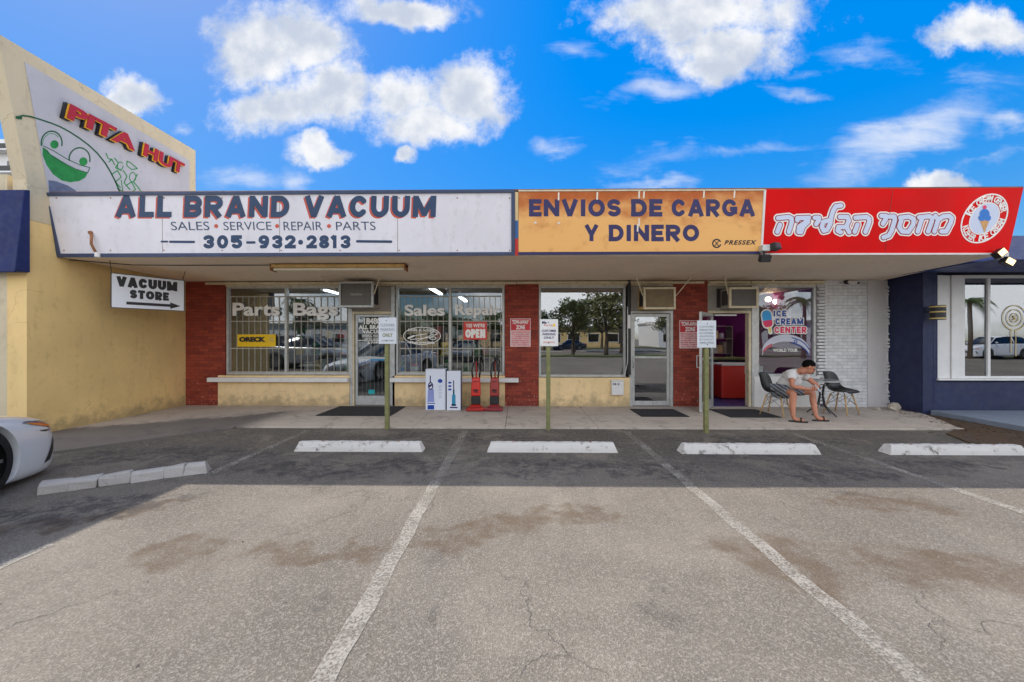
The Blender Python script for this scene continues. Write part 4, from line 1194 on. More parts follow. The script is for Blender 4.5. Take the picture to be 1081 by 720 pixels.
for nm, g, yy, m_ in (('letter_outline', 4.6, -.032, M_white_l), ('letter_edge', 3.2, -.034, M_redtxt), ('hebrew_lettering', 2.35, -.036, M_paleblue)):
    fdecal(nm, [('s', hz(p), g) for p in HE], .45, yy, m_, s3)
# badge: ring of words around a white disc with an ice cream cornet
BC = (1036.5, 231.0); BRX, BRY = 25.0, 26.5
def bp(an, r):   # position on the badge in photo px
    x, y = math.cos(R(an)) * BRX * r, -math.sin(R(an)) * BRY * r
    return (BC[0] + x * .97 - y * .17, BC[1] + y * .96 - x * .17)
def bring(r, n=48): return [bp(k * 360 / n, r) for k in range(n + 1)]
fdecal('badge_ring', [('s', bring(.985), .75), ('s', bring(.64), .5)], .35, -.033, M_white_l, s3)
fdecal('badge_disc', [('f', bring(.62)[:-1])], .5, -.0325, M_paleblue, s3)
def ringtext(s, a0, a1, flip):
    n = len(s)
    for i, ch in enumerate(s):
        if ch == ' ': continue
        an = a0 + (a1 - a0) * i / (n - 1)
        c = fas(*bp(an, .81))
        hgt, wid = .095, (.03 if ch == 'I' else .062)
        up = R(an) if not flip else R(an + 180)
        ux, uz = math.cos(up), math.sin(up)
        rx_, rz_ = uz, -ux
        def fr(a, b, cc, c=c, ux=ux, uz=uz, rx_=rx_, rz_=rz_):
            return (c[0] + rx_ * a + ux * b, -.033 - cc, c[1] + rz_ * a + uz * b)
        text(ch, -wid / 2, wid / 2, -hgt / 2, hgt / 2, 0, M_white_l, s3, off=.03, frame=fr, world=False, name='badge_letter')
ringtext('ICE CREAM CENTER', 158, 14, False)
ringtext('KOSHER ICE CREAM', 198, 344, True)
fdecal('cornet_print', [('f', [(1031.5, 233), (1041.5, 233), (1036.5, 246)])], .3, -.035, mat('cornet_tan', (214, 160, 96), .5, .1, 20, 0, 0), s3)
fdecal('cornet_print', [('c', (1036.5, 226.5), 5.2, 5.6), ('c', (1033.6, 230.5), 3.6, 3.2), ('c', (1039.6, 230.5), 3.6, 3.2)], .3, -.036, mat('badge_blue', (36, 120, 206), .5, .1, 20, 0, 0), s3)
fdecal('cornet_print', [('c', (1036.5, 219.2), 2.0, 2.0)], .25, -.037, pinkm, s3)

# ------------------------------------------------------------------ other signs
vs_ = empty('hanging_sign', (-6.60, 6.72, 2.62), 'white sign with black lettering and a right pointing arrow hanging by the yellow wall', 'sign')
vL, vR = Vector((-6.86, 6.30, 0)), Vector((-6.36, 7.16, 0))
dv = (vR - vL).normalized(); nv = Vector((dv.y, -dv.x, 0)); Lh = (vR - vL).length
def vf(a, b, c): return vL + dv * a + nv * c + Vector((0, 0, b))
def vbox(a0, a1, b0, b1, c0, c1):
    m_ = MB()
    vs2 = [vf(a, b, c) for c in (c0, c1) for a, b in ((a0, b0), (a1, b0), (a1, b1), (a0, b1))]
    return m_.add([tuple(p) for p in vs2], [(0, 3, 2, 1), (4, 5, 6, 7), (0, 1, 5, 4), (1, 2, 6, 5), (2, 3, 7, 6), (3, 0, 4, 7)])
vbox(0, Lh, 2.03, 2.625, -.01, 0).build('board', M_dark, vs_)
vbox(.012, Lh - .012, 2.042, 2.613, .0, .002).build('face', mat('white_sign_face', (226, 228, 234), .45, .02, 3, 0, 0), vs_)
decal('lettering', block('VACUUM', 7, 0, 88, 17.5, .16, .1), .4, lambda a, b: vf(a / 100, 2.575 - b / 100, .004), M_black_l, vs_)
decal('lettering', block('STORE', 23.5, 0, 76, 15.5, .16, .1), .4, lambda a, b: vf(a / 100, 2.365 - b / 100, .004), M_black_l, vs_)
mb = MB(); mb.add([tuple(vf(a, b, .004)) for a, b in ((.19, 2.10), (.78, 2.10), (.78, 2.065), (.93, 2.125), (.78, 2.185), (.78, 2.15), (.19, 2.15))], [(0, 1, 2, 3, 4, 5, 6)])
mb.build('arrow', M_black_l, vs_)
mb = MB(); mb.cyl(vf(.01, 2.62, 0), vf(-.01, 2.83, 0), .005, n=6); mb.cyl(vf(Lh - .03, 2.62, 0), vf(Lh + .01, 2.80, 0), .005, n=6); mb.build('hanging_wire', M_dark, vs_)
gb = empty('sign_light_bracket', (-6.6, 5.9, 3.0), 'rusty bent lamp bracket on the left end of the white sign', 'bracket')
a_, b_ = at(95.5, 246, 5.93), at(103, 270, 5.95)
MB().tube([a_, a_ + Vector((.05, -.03, -.06)), (a_ + b_) / 2 + Vector((0, -.04, 0)), b_], .018).build('arm', M_rust, gb, smooth=True)
MB().cyl(b_ + Vector((0, 0, .05)), b_ + Vector((0, -.0, -.02)), .035).build('socket', M_whitep, gb)
MB().cyl(a_ + Vector((0, .03, .015)), a_ + Vector((0, -.012, 0)), .03).build('plate', M_rust, gb)

def small_sign(name, label, px0, py0, px1, py1, y, m_, cat='sign', group=None, th=.006, bev=.01):
    p0, p1 = at(px0, py1, y), at(px1, py0, y)
    e = empty(name, ((p0.x + p1.x) / 2, y, p0.z), label, cat, group)
    B(p0.x, p1.x, y, y + th, p0.z, p1.z).build('plate', m_, e, bevel=min(bev, th * .4))
    return e
M_towred = mat('red_sign_print', (206, 44, 52), .45, .08, 6, 0, 0)
M_pinkw = mat('faded_white_sign_print', (240, 206, 206), .5, .08, 6, 0, 0)
tow_lines = ['UNAUTHORIZED VEHICLES', 'WILL BE TOWED AWAY', 'AT OWNERS EXPENSE', '24 HOURS 7 DAYS', 'CUSTOMER PARKING ONLY', 'TOWING COMPANY', 'CALL FOR VEHICLE']
for a, b, c, d, lab in ((538.7, 336.2, 560.2, 366, 'red and white tow away sign on the middle brick pier'), (717.2, 338.2, 740, 367.8, 'red and white tow away sign on the brick pier by the open door')):
    y = YF - .012
    e = small_sign('tow_sign', lab, a, b, c, d, y, M_pinkw, group='tow away signs on the brick piers')
    q0, q1 = at(a + .7, b + 12.5, y), at(c - .7, b + .8, y)
    B(q0.x, q1.x, y - .002, y - .0003, q0.z, q1.z).build('red_panel', M_towred, e)
    wtext('TOW-AWAY', a + 2, b + 1.6, c - 2, b + 6, M_white_l, e, y=y - .003, off=.04)
    wtext('ZONE', a + 6, b + 7, c - 6, b + 11.6, M_white_l, e, y=y - .003, off=.04)
    for i, t_ in enumerate(tow_lines): wtext(t_, a + 1.3, b + 13.6 + i * 2.25, c - 1.3, b + 15.2 + i * 2.25, M_towred, e, y=y - .001, off=.02)
e = small_sign('vinyl_sign', 'yellow sign with black lettering behind the left shop window', 250.5, 353, 291, 366, YF + .034, M_yelsign, th=.004)
wtext('ORECK', 252.5, 355.6, 280.5, 361, M_black_l, e, y=YF + .032, off=.08)
wtext('XL', 284, 356, 289.5, 361, M_gold, e, y=YF + .032, off=.03)
e = small_sign('open_sign', 'small red open sign hanging inside the barred shop window', 489.3, 339.7, 514, 358.5, YF + .03, M_openred, th=.01)
wtext("YES WE'RE", 491.5, 341.6, 512, 345.6, M_white_l, e, y=YF + .028, off=.03)
decal('lettering', block('OPEN', 491.5, 347.3, 512, 356.8, .15, .1), .2, lambda a, b: at(a, b, YF + .028), M_white_l, e)
mb = MB(); p0 = at(495, 339.7, YF + .033); p1 = at(508, 339.7, YF + .033); pm = at(501.5, 333, YF + .033)
mb.cyl(p0, pm, .003, n=5); mb.cyl(p1, pm, .003, n=5); mb.build('string', M_dark, e)

# parking signs on wooden posts at the walkway edge
M_signgrey = mat('weathered_white_sign', (206, 210, 214), .5, .04, 4, 0, 0, dirt=.2, dirt_rgb=(150, 150, 150))
M_fadetxt = mat('faded_grey_print', (150, 156, 160), .5, .05, 4, 0, 0)
def post_sign(px, pyb, pl, lab, style):
    b = gr(px, pyb)
    depth_y = b.y
    e = empty('parking_sign', (b.x, b.y, 0), lab, 'sign', 'customer parking signs on posts along the walkway')
    zt = at(px, pl[3], depth_y).z
    po = B(b.x - .033, b.x + .033, depth_y - .033, depth_y + .033, 0, zt + .12)
    po.build('post', M_wood, e, bevel=.006)
    y = depth_y - .042
    p0, p1 = at(pl[0], pl[3], y), at(pl[2], pl[1], y)
    B(p0.x, p1.x, y, y + .004, p0.z, p1.z).build('plate', M_signgrey if style != 1 else M_whitep, e, bevel=.0015)
    mb = MB()
    for z in (p0.z + .05, p1.z - .05): mb.cyl((b.x, y - .006, z), (b.x, y, z), .008, n=8)
    mb.build('bolt', M_dark, e)
    def L(s, a, bb, c, d, m_, **k): wtext(s, a, bb, c, d, m_, e, y=y - .001, **k)
    x0, y0, x1, y1 = pl
    if style == 0:
        for i, t_ in enumerate(('CUSTOMER', 'PARKING')): L(t_, x0 + 2, y0 + 6.5 + i * 4.6, x1 - 2, y0 + 9.5 + i * 4.6, M_fadetxt)
        L('ONLY', x0 + 4, y0 + 16.5, x1 - 4, y0 + 20.5, mat('olive_print', (132, 132, 84), .5, .05, 4, 0, 0), off=.02)
        L('ALL OTHERS TOWED', x0 + 3, y0 + 23.5, x1 - 3, y0 + 25, M_fadetxt)
    elif style == 1:
        L('Mia', x0 + 2.2, y0 + 2, x0 + 7, y0 + 4.8, M_dark_l, off=.03)
        L('Express', x0 + 4.5, y0 + 5.4, x0 + 13, y0 + 7.2, M_openred)
        decal('triangle_mark', [('f', [(x1 - 6.5, y0 + 7.6), (x1 - 4, y0 + 4), (x1 - 2.8, y0 + 7.6)])], .2, lambda a, bb: at(a, bb, y - .002), M_yelsign, e)
        for i, t_ in enumerate(('CUSTOMER', 'PARKING', 'ONLY')):
            k = 2 * (i == 2) + .8 * (i == 1); L(t_, x0 + 2 + k, y0 + 11 + i * 3.6, x1 - 2 - k, y0 + 13.4 + i * 3.6, M_dark_l, off=.02)
        L('UNAUTHORIZED TOWED', x0 + 3.5, y0 + 23.6, x1 - 3.5, y0 + 24.8, M_oran)
    else:
        for i in range(6): L(('CUSTOMER', 'PARKING ONLY', 'NO LOITERING', 'VIOLATORS WILL', 'BE TOWED AT', 'OWNER EXPENSE')[i], x0 + 2.5, y0 + 5.5 + i * 3.4, x1 - 2.5, y0 + 7.5 + i * 3.4, M_fadetxt)
    return e
post_sign(408.8, 453, (399.8, 335.2, 418.5, 363), 'faded grey white parking sign on a post in front of the vacuum shop door', 0)
post_sign(578.8, 454, (570, 337, 589.2, 365.4), 'clean white parking sign with blue print on a post before the plain window', 1)
post_sign(745.3, 457, (736, 338.3, 756, 367), 'blank looking weathered parking sign on the post in front of the open door', 2)

# ------------------------------------------------------------------ fixtures
fx = empty('soffit_light', (-2.9, 6.6, 2.75), 'long yellowed fluorescent strip light under the soffit over the barred windows', 'light')
c0, c1 = at(288, 282, 6.6), at(429.5, 282, 6.6)
B(c0.x, c1.x, 6.52, 6.68, 2.748, 2.80).build('housing', M_fixture, fx, bevel=.008)
B(c0.x + .03, c1.x - .03, 6.54, 6.66, 2.695, 2.747).build('diffuser', mat('milky_diffuser', (226, 214, 186), .4, .06, 4, 0, 0), fx, bevel=.02)
for x in (c0.x, c1.x - .02): B(x, x + .02, 6.515, 6.685, 2.69, 2.805).build('end_cap', M_rust, fx)

def ac_unit(label, px0, py0, px1, py1, yfr, depth, fm, side_m, logo=None, inner=True):
    p0, p1 = at(px0, py1, yfr), at(px1, py0, yfr)
    x0, x1, z0, z1 = p0.x, p1.x, p0.z, p1.z
    e = empty('air_conditioner', ((x0 + x1) / 2, yfr, z0), label, 'air conditioner', 'window air conditioners above the shop doors')
    B(x0 + .015, x1 - .015, yfr + .03, yfr + depth, z0 + .01, z1 - .01).build('case', side_m, e, bevel=.006)
    fw = .045
    mb = MB(); mb.box(x0, x1, yfr, yfr + .05, z0, z0 + fw); mb.box(x0, x1, yfr, yfr + .05, z1 - fw, z1); mb.box(x0, x0 + fw, yfr, yfr + .05, z0 + fw, z1 - fw); mb.box(x1 - fw, x1, yfr, yfr + .05, z0 + fw, z1 - fw)
    mb.build('front_frame', fm, e, bevel=.005)
    mb = MB()
    n = 26
    for k in range(n):
        z = z0 + fw + (z1 - z0 - 2 * fw) * (k + .5) / n
        mb.box(x0 + fw, x1 - fw, yfr + .018, yfr + .03, z - .0035, z + .0035)
    mb.build('grille', M_acgrille, e)
    for sx in (x0 + .009, x1 - .015):
        mb = MB()
        for k in range(7):
            yy = yfr + .09 + k * .035
            mb.box(sx, sx + .006, yy, yy + .018, z0 + .07, z1 - .06)
        mb.build('side_vent', M_dark, e)
    if logo: text(logo, x0 + .25, x1 - .25, (z0 + z1) / 2 - .018, (z0 + z1) / 2 + .018, yfr + .017, M_whitep, e)
    for sx, s in ((x0, -1), (x1, 1)):
        mb = MB()
        mb.add([(sx + s * .0, yfr + .02, z0 + .28), (sx + s * .018, yfr + .02, z0 + .28), (sx + s * .25, yfr - .25, 2.79), (sx + s * .225, yfr - .25, 2.79),
                (sx + s * .0, yfr + .035, z0 + .28), (sx + s * .018, yfr + .035, z0 + .28), (sx + s * .25, yfr - .235, 2.79), (sx + s * .225, yfr - .235, 2.79)],
               [(0, 1, 2, 3), (4, 5, 6, 7), (0, 1, 5, 4), (1, 2, 6, 5), (2, 3, 7, 6), (3, 0, 4, 7)])
        mb.build('support_strut', M_cframe, e)
    return e
ac_unit('grey fronted air conditioner over the barred vacuum shop door', 357.3, 297, 394, 324.5, 7.9, .5, M_alu, M_grey, 'FRIEDRICH')
ac_unit('beige framed air conditioner over the closed office door', 679.5, 303, 713.6, 326.5, 7.95, .45, M_cframe, M_fixture)
ac_unit('cream framed air conditioner over the open door', 770, 303, 801, 325.2, 7.95, .45, M_cframe, M_grey)
# vented infill beside the right hand unit
mb = MB()
for k in range(8):
    x = WX(757 + k * 1.6); mb.box(x, x + .012, YF - .01, YF + .02, WZ(325), WZ(305))
part('transom_vent', mb, M_dark)

def floodlight(label, x, y, z, lit):
    e = empty('floodlight', (x, y, z), label, 'floodlight')
    B(x - .06, x + .06, y - .05, y + .05, z - .05, z + .05).build('junction_box', M_alu, e, bevel=.01)
    for (dx_, dz_, ry, rx) in ((.14, .02, 25, -15), (-.03, -.17, -8, 30)) if not lit else ((-.09, .03, 35, -10), (.03, -.10, -30, 10)):
        Mr = Matrix.Translation((x + dx_, y - .06, z + dz_)) @ Euler((R(rx), 0, R(ry) if not lit else 0)).to_matrix().to_4x4() @ (Matrix.Rotation(R(-35 if dz_ > 0 else 25), 4, 'Y') if lit else Matrix.Identity(4))
        mb = MB(); mb.M = Mr; mb.box(-.075, .075, -.03, .04, -.05, .05)
        for k in range(5): mb.box(-.07 + k * .033, -.062 + k * .033, .041, .06, -.055, .055)
        h = mb.build('lamp_head', M_black, e, bevel=.008)
        l = MB(); l.M = Mr; l.box(-.064, .064, -.034, -.0305, -.04, .04)
        l.build('lens', M_flood if lit else mat('dark_lens', (52, 54, 58), .12, .05, 5, 0, 0), h)
        mb = MB(); mb.cyl((x, y, z), (x + dx_, y - .03, z + dz_), .016); mb.build('arm', M_black, e)
    return e
p = at(807, 265, 5.93); floodlight('black twin floodlight on the corner of the orange and red signs', p.x, p.y, p.z + .04, False)
p = at(1057, 270, 5.95); floodlight('lit twin floodlight glowing at the right end of the red sign', p.x, p.y, p.z, True)

sc = empty('security_camera', (WX(896), YF, 2.68), 'small white bullet camera with conduit on the white brick pier', 'camera')
MB().tube([(WX(885), YF - .02, 2.72), (WX(893), YF - .02, 2.70), (WX(914), YF - .02, 2.70)], .012).build('conduit', M_alu, sc)
MB().cyl((WX(894), YF - .02, 2.74), (WX(897), YF - .20, 2.69), .035).build('body', M_whitep, sc)
MB().cyl((WX(897), YF - .19, 2.693), (WX(897.1), YF - .215, 2.687), .024).build('lens', M_black, sc)
B(WX(890.5), WX(895), YF - .05, YF - .002, 2.69, 2.77).build('mount', M_dark, sc, bevel=.006)

ml = empty('mailbox', (WX(650), YF - .1, WZ(416)), 'small white wall mailbox under the plain office window', 'mailbox')
B(WX(644.3), WX(656.8), YF - .13, YF - .031, WZ(416), WZ(401.5)).build('box', M_whitep, ml, bevel=.01)
B(WX(644), WX(657.1), YF - .145, YF - .03, WZ(401.4), WZ(400.4)).build('lid', M_whitep, ml, bevel=.005)
wtext('18 2', 647, 404.4, 654, 406.6, M_dark_l, ml, y=YF - .131, off=.03)

wl = empty('wall_lantern', (8.3, 7.5, 2.0), 'dark wall lantern with gold bands on the blue wall', 'lamp')
lp = at(990, 330, 7.45)
MB().tube([(8.2, 7.62, lp.z + .02), (8.15, 7.5, lp.z + .06), (lp.x - .04, 7.45, lp.z + .06), (lp.x, 7.45, lp.z - .0)], .016).build('arm', M_navyb, wl, smooth=True)
MB().cyl((lp.x, 7.45, lp.z - .14), (lp.x, 7.45, lp.z + .14), .11, n=20).build('shade', M_dark, wl)
for z in (-.125, .0, .10): MB().cyl((lp.x, 7.45, lp.z + z), (lp.x, 7.45, lp.z + z + .025), .114, n=20).build('gold_band', M_gold, wl)

# ------------------------------------------------------------------ things on the ground
for (x0, x1, y0, y1, lab) in ((-3.86, -2.42, 7.2, 8.2, 'wide charcoal doormat in front of the barred vacuum shop door'), (2.35, 3.25, 7.2, 7.95, 'small charcoal doormat in front of the closed office door'), (4.0, 4.95, 7.15, 7.95, 'dark doormat in front of the open ice cream shop door')):
    mb = MB(); mb.box(x0, x1, y0, y1, SW, SW + .009)
    for (a, b, c, d) in ((x0, x1, y0, y0 + .03), (x0, x1, y1 - .03, y1), (x0, x0 + .03, y0 + .031, y1 - .031), (x1 - .03, x1, y0 + .031, y1 - .031)): mb.box(a, b, c, d, SW + .0095, SW + .013)
    o = mb.build('doormat', M_mat); tag(o, lab, 'doormat', 'doormats at the shop doors')

def wheel_stop(x0, x1, y, lab, h=.115, d=.17, seed=0):
    rr = random.Random(seed)
    n = 40
    mb = MB(); vs = []; fs = []
    prof = [(-d / 2, 0), (-d / 2 + .012, h * .45), (-d / 2 + .035, h * .93), (-d / 2 + .05, h), (d / 2 - .05, h), (d / 2 - .035, h * .93), (d / 2, 0)]
    for i in range(n + 1):
        t = i / n; x = x0 + (x1 - x0) * t
        tap = min(1, min(t, 1 - t) * (x1 - x0) / .05)
        for k, (a, z) in enumerate(prof):
            xx = x
            if i == 0: xx = x0 + .05 * z / h
            if i == n: xx = x1 - .05 * z / h
            jit = rr.uniform(-.0035, .0035) if 0 < k < 6 else 0
            if rr.random() < .05 and k in (2, 3): jit -= .012
            vs.append((xx, y + a + jit * .6, max(0, z + jit)))
    m_ = len(prof)
    for i in range(n):
        for k in range(m_ - 1): fs.append((i * m_ + k, (i + 1) * m_ + k, (i + 1) * m_ + k + 1, i * m_ + k + 1))
    fs += [tuple(range(m_)), tuple(range(n * m_, n * m_ + m_))[::-1]]
    mb.add(vs, fs)
    e = empty('wheel_stop', ((x0 + x1) / 2, y, 0), lab, 'wheel stop', 'concrete wheel stops in the parking bays')
    mb.build('block', M_stop, e)
    b = MB()
    for t in (.2, .8): b.cyl((x0 + (x1 - x0) * t, y, h - .01), (x0 + (x1 - x0) * t, y, h + .003), .014, n=8)
    b.build('anchor_pin', M_rust, e)
    return e
wheel_stop(-2.98, -1.26, 5.10, 'clean white wheel stop in front of the vacuum shop door', seed=1)
wheel_stop(-.40, 1.33, 5.10, 'white wheel stop with peeling paint below the plain window', seed=2)
wheel_stop(2.15, 3.95, 5.06, 'chipped white wheel stop before the post by the open door', seed=3)
wheel_stop(4.83, 6.6, 5.06, 'white wheel stop at the far right near the blue shop', seed=4)
# old broken stop at the left, beside the car
e = empty('wheel_stop', (-4.05, 3.9, 0), 'old cracked grey wheel stop lying askew by the white car', 'wheel stop', 'concrete wheel stops in the parking bays')
A_ = Vector((-3.50, 4.27, 0)); D_ = (Vector((-4.50, 3.70, 0)) - A_).normalized(); N_ = Vector((D_.y, -D_.x, 0))
rr = random.Random(8); t = 0
for k, L_ in enumerate((.22, .17, .26, .24, .2, .22)):
    mb = MB(); q = []
    for s0, ins in ((t, .0), (t + L_ - .001, .0)):
        for (a, z) in ((-.085, 0), (-.07, .085), (-.04, .115), (.05, .115), (.085, .03), (.09, 0)):
            pz = z + rr.uniform(-.022, .006) * (z > 0)
            ss = s0 + (.04 * z / .11 if k == 0 and s0 < .1 else 0) + rr.uniform(-.01, .01)
            q.append(tuple(A_ + D_ * ss + N_ * (a + rr.uniform(-.014, .014)) + Vector((0, 0, max(0, pz)))))
    mb.add(q, [tuple(range(6)), tuple(range(6, 12))[::-1]] + [(i, i + 6, (i + 1) % 6 + 6, (i + 1) % 6) for i in range(6)])
    mb.build('broken_piece', M_oldstop, e, bevel=.014)
    t += L_

rk = MB(); rr = random.Random(21)
rk.sphere((7.80, 7.95, .085), .11, 9, 6, (1.1, .8, .9)); rk.v = [(x + rr.uniform(-.02, .02), y + rr.uniform(-.02, .02), max(.02, z + rr.uniform(-.02, .02))) for x, y, z in rk.v]
tag(rk.build('concrete_chunk', M_rock), 'broken chunk of pale concrete against the blue wall', 'rubble')
rk = MB(); rk.sphere((7.5, 8.0, .045), .06, 8, 5, (1.2, .9, .6)); rk.v = [(x + rr.uniform(-.012, .012), y, max(.02, z)) for x, y, z in rk.v]
tag(rk.build('concrete_chunk', M_rock), 'small flat piece of broken concrete left of the bigger chunk', 'rubble')

# weed at the right edge
wd = empty('weed', (7.98, 5.78, 0), 'small green weed growing from the dirt at the right edge', 'plant')
mb = MB(); rr = random.Random(4)
for k in range(70):
    a = rr.uniform(0, 6.28); r0 = rr.uniform(0, .10); h = rr.uniform(.05, .2)
    c = Vector((7.98 + math.cos(a) * r0, 5.78 + math.sin(a) * r0, .02 + h)); d = Vector((math.cos(a), math.sin(a), rr.uniform(-.3, .6))).normalized()
    s_ = d.cross(Vector((0, 0, 1))).normalized() * .014; L_ = rr.uniform(.04, .07)
    mb.add([tuple(c), tuple(c + d * L_ * .5 + s_), tuple(c + d * L_), tuple(c + d * L_ * .5 - s_)], [(0, 1, 2, 3)])
mb.build('leaves', leaf_mat('weed_green', (58, 120, 34), (92, 150, 50)), wd)
mb = MB()
for k in range(9):
    a = k * .7; mb.cyl((7.98, 5.78, 0), (7.98 + math.cos(a) * .07, 5.78 + math.sin(a) * .07, .18), .003, n=5)
mb.build('stem', M_bark, wd)

# product boxes -----------------------------------------------------------------
def carton(lab, px0, px1, pyt, pyb, y, d, sidem):
    b = gr((px0 + px1) / 2, pyb, SW); y = b.y
    p0, p1 = at(px0, pyb, y), at(px1, pyt, y)
    e = empty('carton', ((p0.x + p1.x) / 2, y, SW), lab, 'box', 'upright vacuum cleaner boxes outside the shop')
    B(p0.x, p1.x, y, y + d, SW + .001, p1.z).build('box', M_card, e, bevel=.004)
    B(p1.x + .0005, p1.x + .002, y + .003, y + d - .003, SW + .006, p1.z - .005).build('side_panel', sidem, e)
    return e, y
sidem = mat('dark_blue_carton_side', (70, 84, 118), .55, .05, 4, 0, 0)
c1_, y1 = carton('taller white box with a picture of an upright vacuum, left of the pair', 449.3, 470.3, 389.8, 432.8, 0, .22, sidem)
def cd(sh, m_, e, y, nm='print', dy_=.001, st=.25): return decal(nm, sh, st, lambda a, b: at(a, b, y - dy_), m_, e)
cd([('f', [(451.8, 411), (458, 411), (458.4, 424.5), (451.2, 424.5)])], mat('lilac_print', (140, 150, 205), .5, .05, 4, 0, 0), c1_, y1)
cd([('s', [(454.2, 397), (454.3, 404)], .6), ('s', arc(454.6, 407.5, 2.2, 3.6, 0, 360, 20), .6), ('s', [(453, 408), (456, 406)], 1.0)], M_dark_l, c1_, y1)
cd([('c', (464.6, 402.2), 2.5, 2.1), ('f', [(451.3, 427.6), (458.3, 427.6), (458.3, 432.2), (451.3, 432.2)]), ('s', [(451.5, 425.8), (459, 425.8)], .5)], dblue, c1_, y1)
for i in range(4): cd([('s', [(463.2, 407.5 + i * 3.6), (466.4, 407.5 + i * 3.6)], .35), ('s', [(463.2, 409 + i * 3.6), (465.6, 409 + i * 3.6)], .3)], mat('pale_grey_print', (176, 184, 206), .5), c1_, y1)
c2_, y2 = carton('shorter white box with a blue vacuum picture, right of the pair', 471.6, 486.2, 391.8, 433.3, 0, .18, sidem)
cd([('s', [(478.8, 402), (479, 416)], .55)], M_dark_l, c2_, y2)
cd([('s', [(479, 418), (479, 426)], 1.9), ('s', [(479, 412), (479, 418)], .9)], mat('teal_print', (40, 140, 176), .5), c2_, y2)
for i in range(3): cd([('s', [(474.2, 404 + i * 3.6), (475.6, 404 + i * 3.6)], 1.0)], dblue, c2_, y2)
cd([('s', [(475.5, 430.2), (482.5, 430.2)], .7), ('s', [(477.4, 427.6), (480.6, 427.6)], 1.0)], M_dark_l, c2_, y2)

# upright vacuum cleaners ----------------------------------------------------------
def vacuum(px, lab, bagm, basem, rz):
    b = gr(px, 433.5, SW)
    e = empty('upright_vacuum', (b.x, b.y, SW), lab, 'vacuum cleaner', 'red upright vacuum cleaners outside the shop', (0, 0, rz))
    K_ = dict(world=False)
    MB().prism([(-.18, -.12), (.18, -.12), (.19, -.08), (.17, .14), (.08, .2), (-.08, .2), (-.17, .14), (-.19, -.08)], .055, 'z', .012).build('base', basem, e, bevel=.018, **K_)
    mb = MB(); mb.add([(-.13, -.04, .068), (.13, -.04, .068), (.12, .14, .068), (-.12, .14, .068), (-.10, .02, .12), (.10, .02, .12), (.09, .13, .12), (-.09, .13, .12)], [(0, 3, 2, 1), (4, 5, 6, 7), (0, 1, 5, 4), (1, 2, 6, 5), (2, 3, 7, 6), (3, 0, 4, 7)])
    mb.build('hood', basem, e, bevel=.02, **K_)
    for sx in (-1, 1): MB().cyl((sx * .13, .15, .03), (sx * .16, .15, .03), .03, n=14).build('wheel', M_black, e, **K_)
    mb = MB(); mb.add([(-.095, .03, .115), (.095, .03, .115), (.095, .15, .115), (-.095, .15, .115), (-.095, .04, .29), (.095, .04, .29), (.09, .16, .29), (-.09, .16, .29)], [(0, 3, 2, 1), (4, 5, 6, 7), (0, 1, 5, 4), (1, 2, 6, 5), (2, 3, 7, 6), (3, 0, 4, 7)])
    mb.build('motor_housing', M_black, e, bevel=.02, **K_)
    mb = MB(); vs = []; fs = []
    prof = [(.29, .098, .05), (.31, .102, .062), (.45, .10, .066), (.58, .092, .06), (.655, .085, .05), (.67, .07, .03)]
    for z, w_, t_ in prof:
        for k in range(12):
            an = 2 * math.pi * k / 12
            cx, sx = math.cos(an), math.sin(an)
            vs.append((w_ * math.copysign(abs(cx) ** .5, cx), .1 + (z - .3) * .1 + t_ * math.copysign(abs(sx) ** .6, sx), z))
    for i in range(len(prof) - 1):
        for k in range(12): fs.append((i * 12 + k, i * 12 + (k + 1) % 12, (i + 1) * 12 + (k + 1) % 12, (i + 1) * 12 + k))
    fs += [tuple(range(12))[::-1], tuple(range((len(prof) - 1) * 12, len(prof) * 12))]
    mb.add(vs, fs); bag = mb.build('bag', bagm, e, bevel=.006, **K_)
    mb = MB(); mb.box(-.05, .05, .031, .034, .40, .43); mb.tube([(-.03, .033, .38), (.03, .033, .38), (.045, .033, .36)], .008); mb.box(-.06, .06, .036, .0365, .59, .60)
    mb.build('emblem', M_black_l, bag, **K_)
    MB().tube([(0, .17, .2), (0, .2, .7), (0, .21, .95), (0, .19, 1.05), (0, .14, 1.10)], [.015, .014, .014, .016, .014]).build('handle', M_black, e, smooth=True, **K_)
    MB().tube([(-.07, .14, .66), (-.085, .15, .80), (-.06, .17, .94), (-.02, .18, 1.0), (.02, .18, 1.0), (.06, .17, .94), (.085, .15, .80), (.07, .14, .66)], .017).build('hose', M_black, e, smooth=True, **K_)
    MB().tube([(0, .17, 1.0), (.015, .14, .8), (.01, .13, .66)], .008).build('cord', bagm, e, smooth=True, **K_)
    return e
vacuum(502, 'bright red upright vacuum beside the white boxes', M_vacred, mat('red_plastic_base', (176, 36, 30), .35, .05, 4, 0, 0), .04)
vacuum(521.5, 'duller red upright vacuum next to the brick pier', M_vacred2, mat('maroon_plastic_base', (140, 46, 50), .35, .05, 4, 0, 0), -.05)

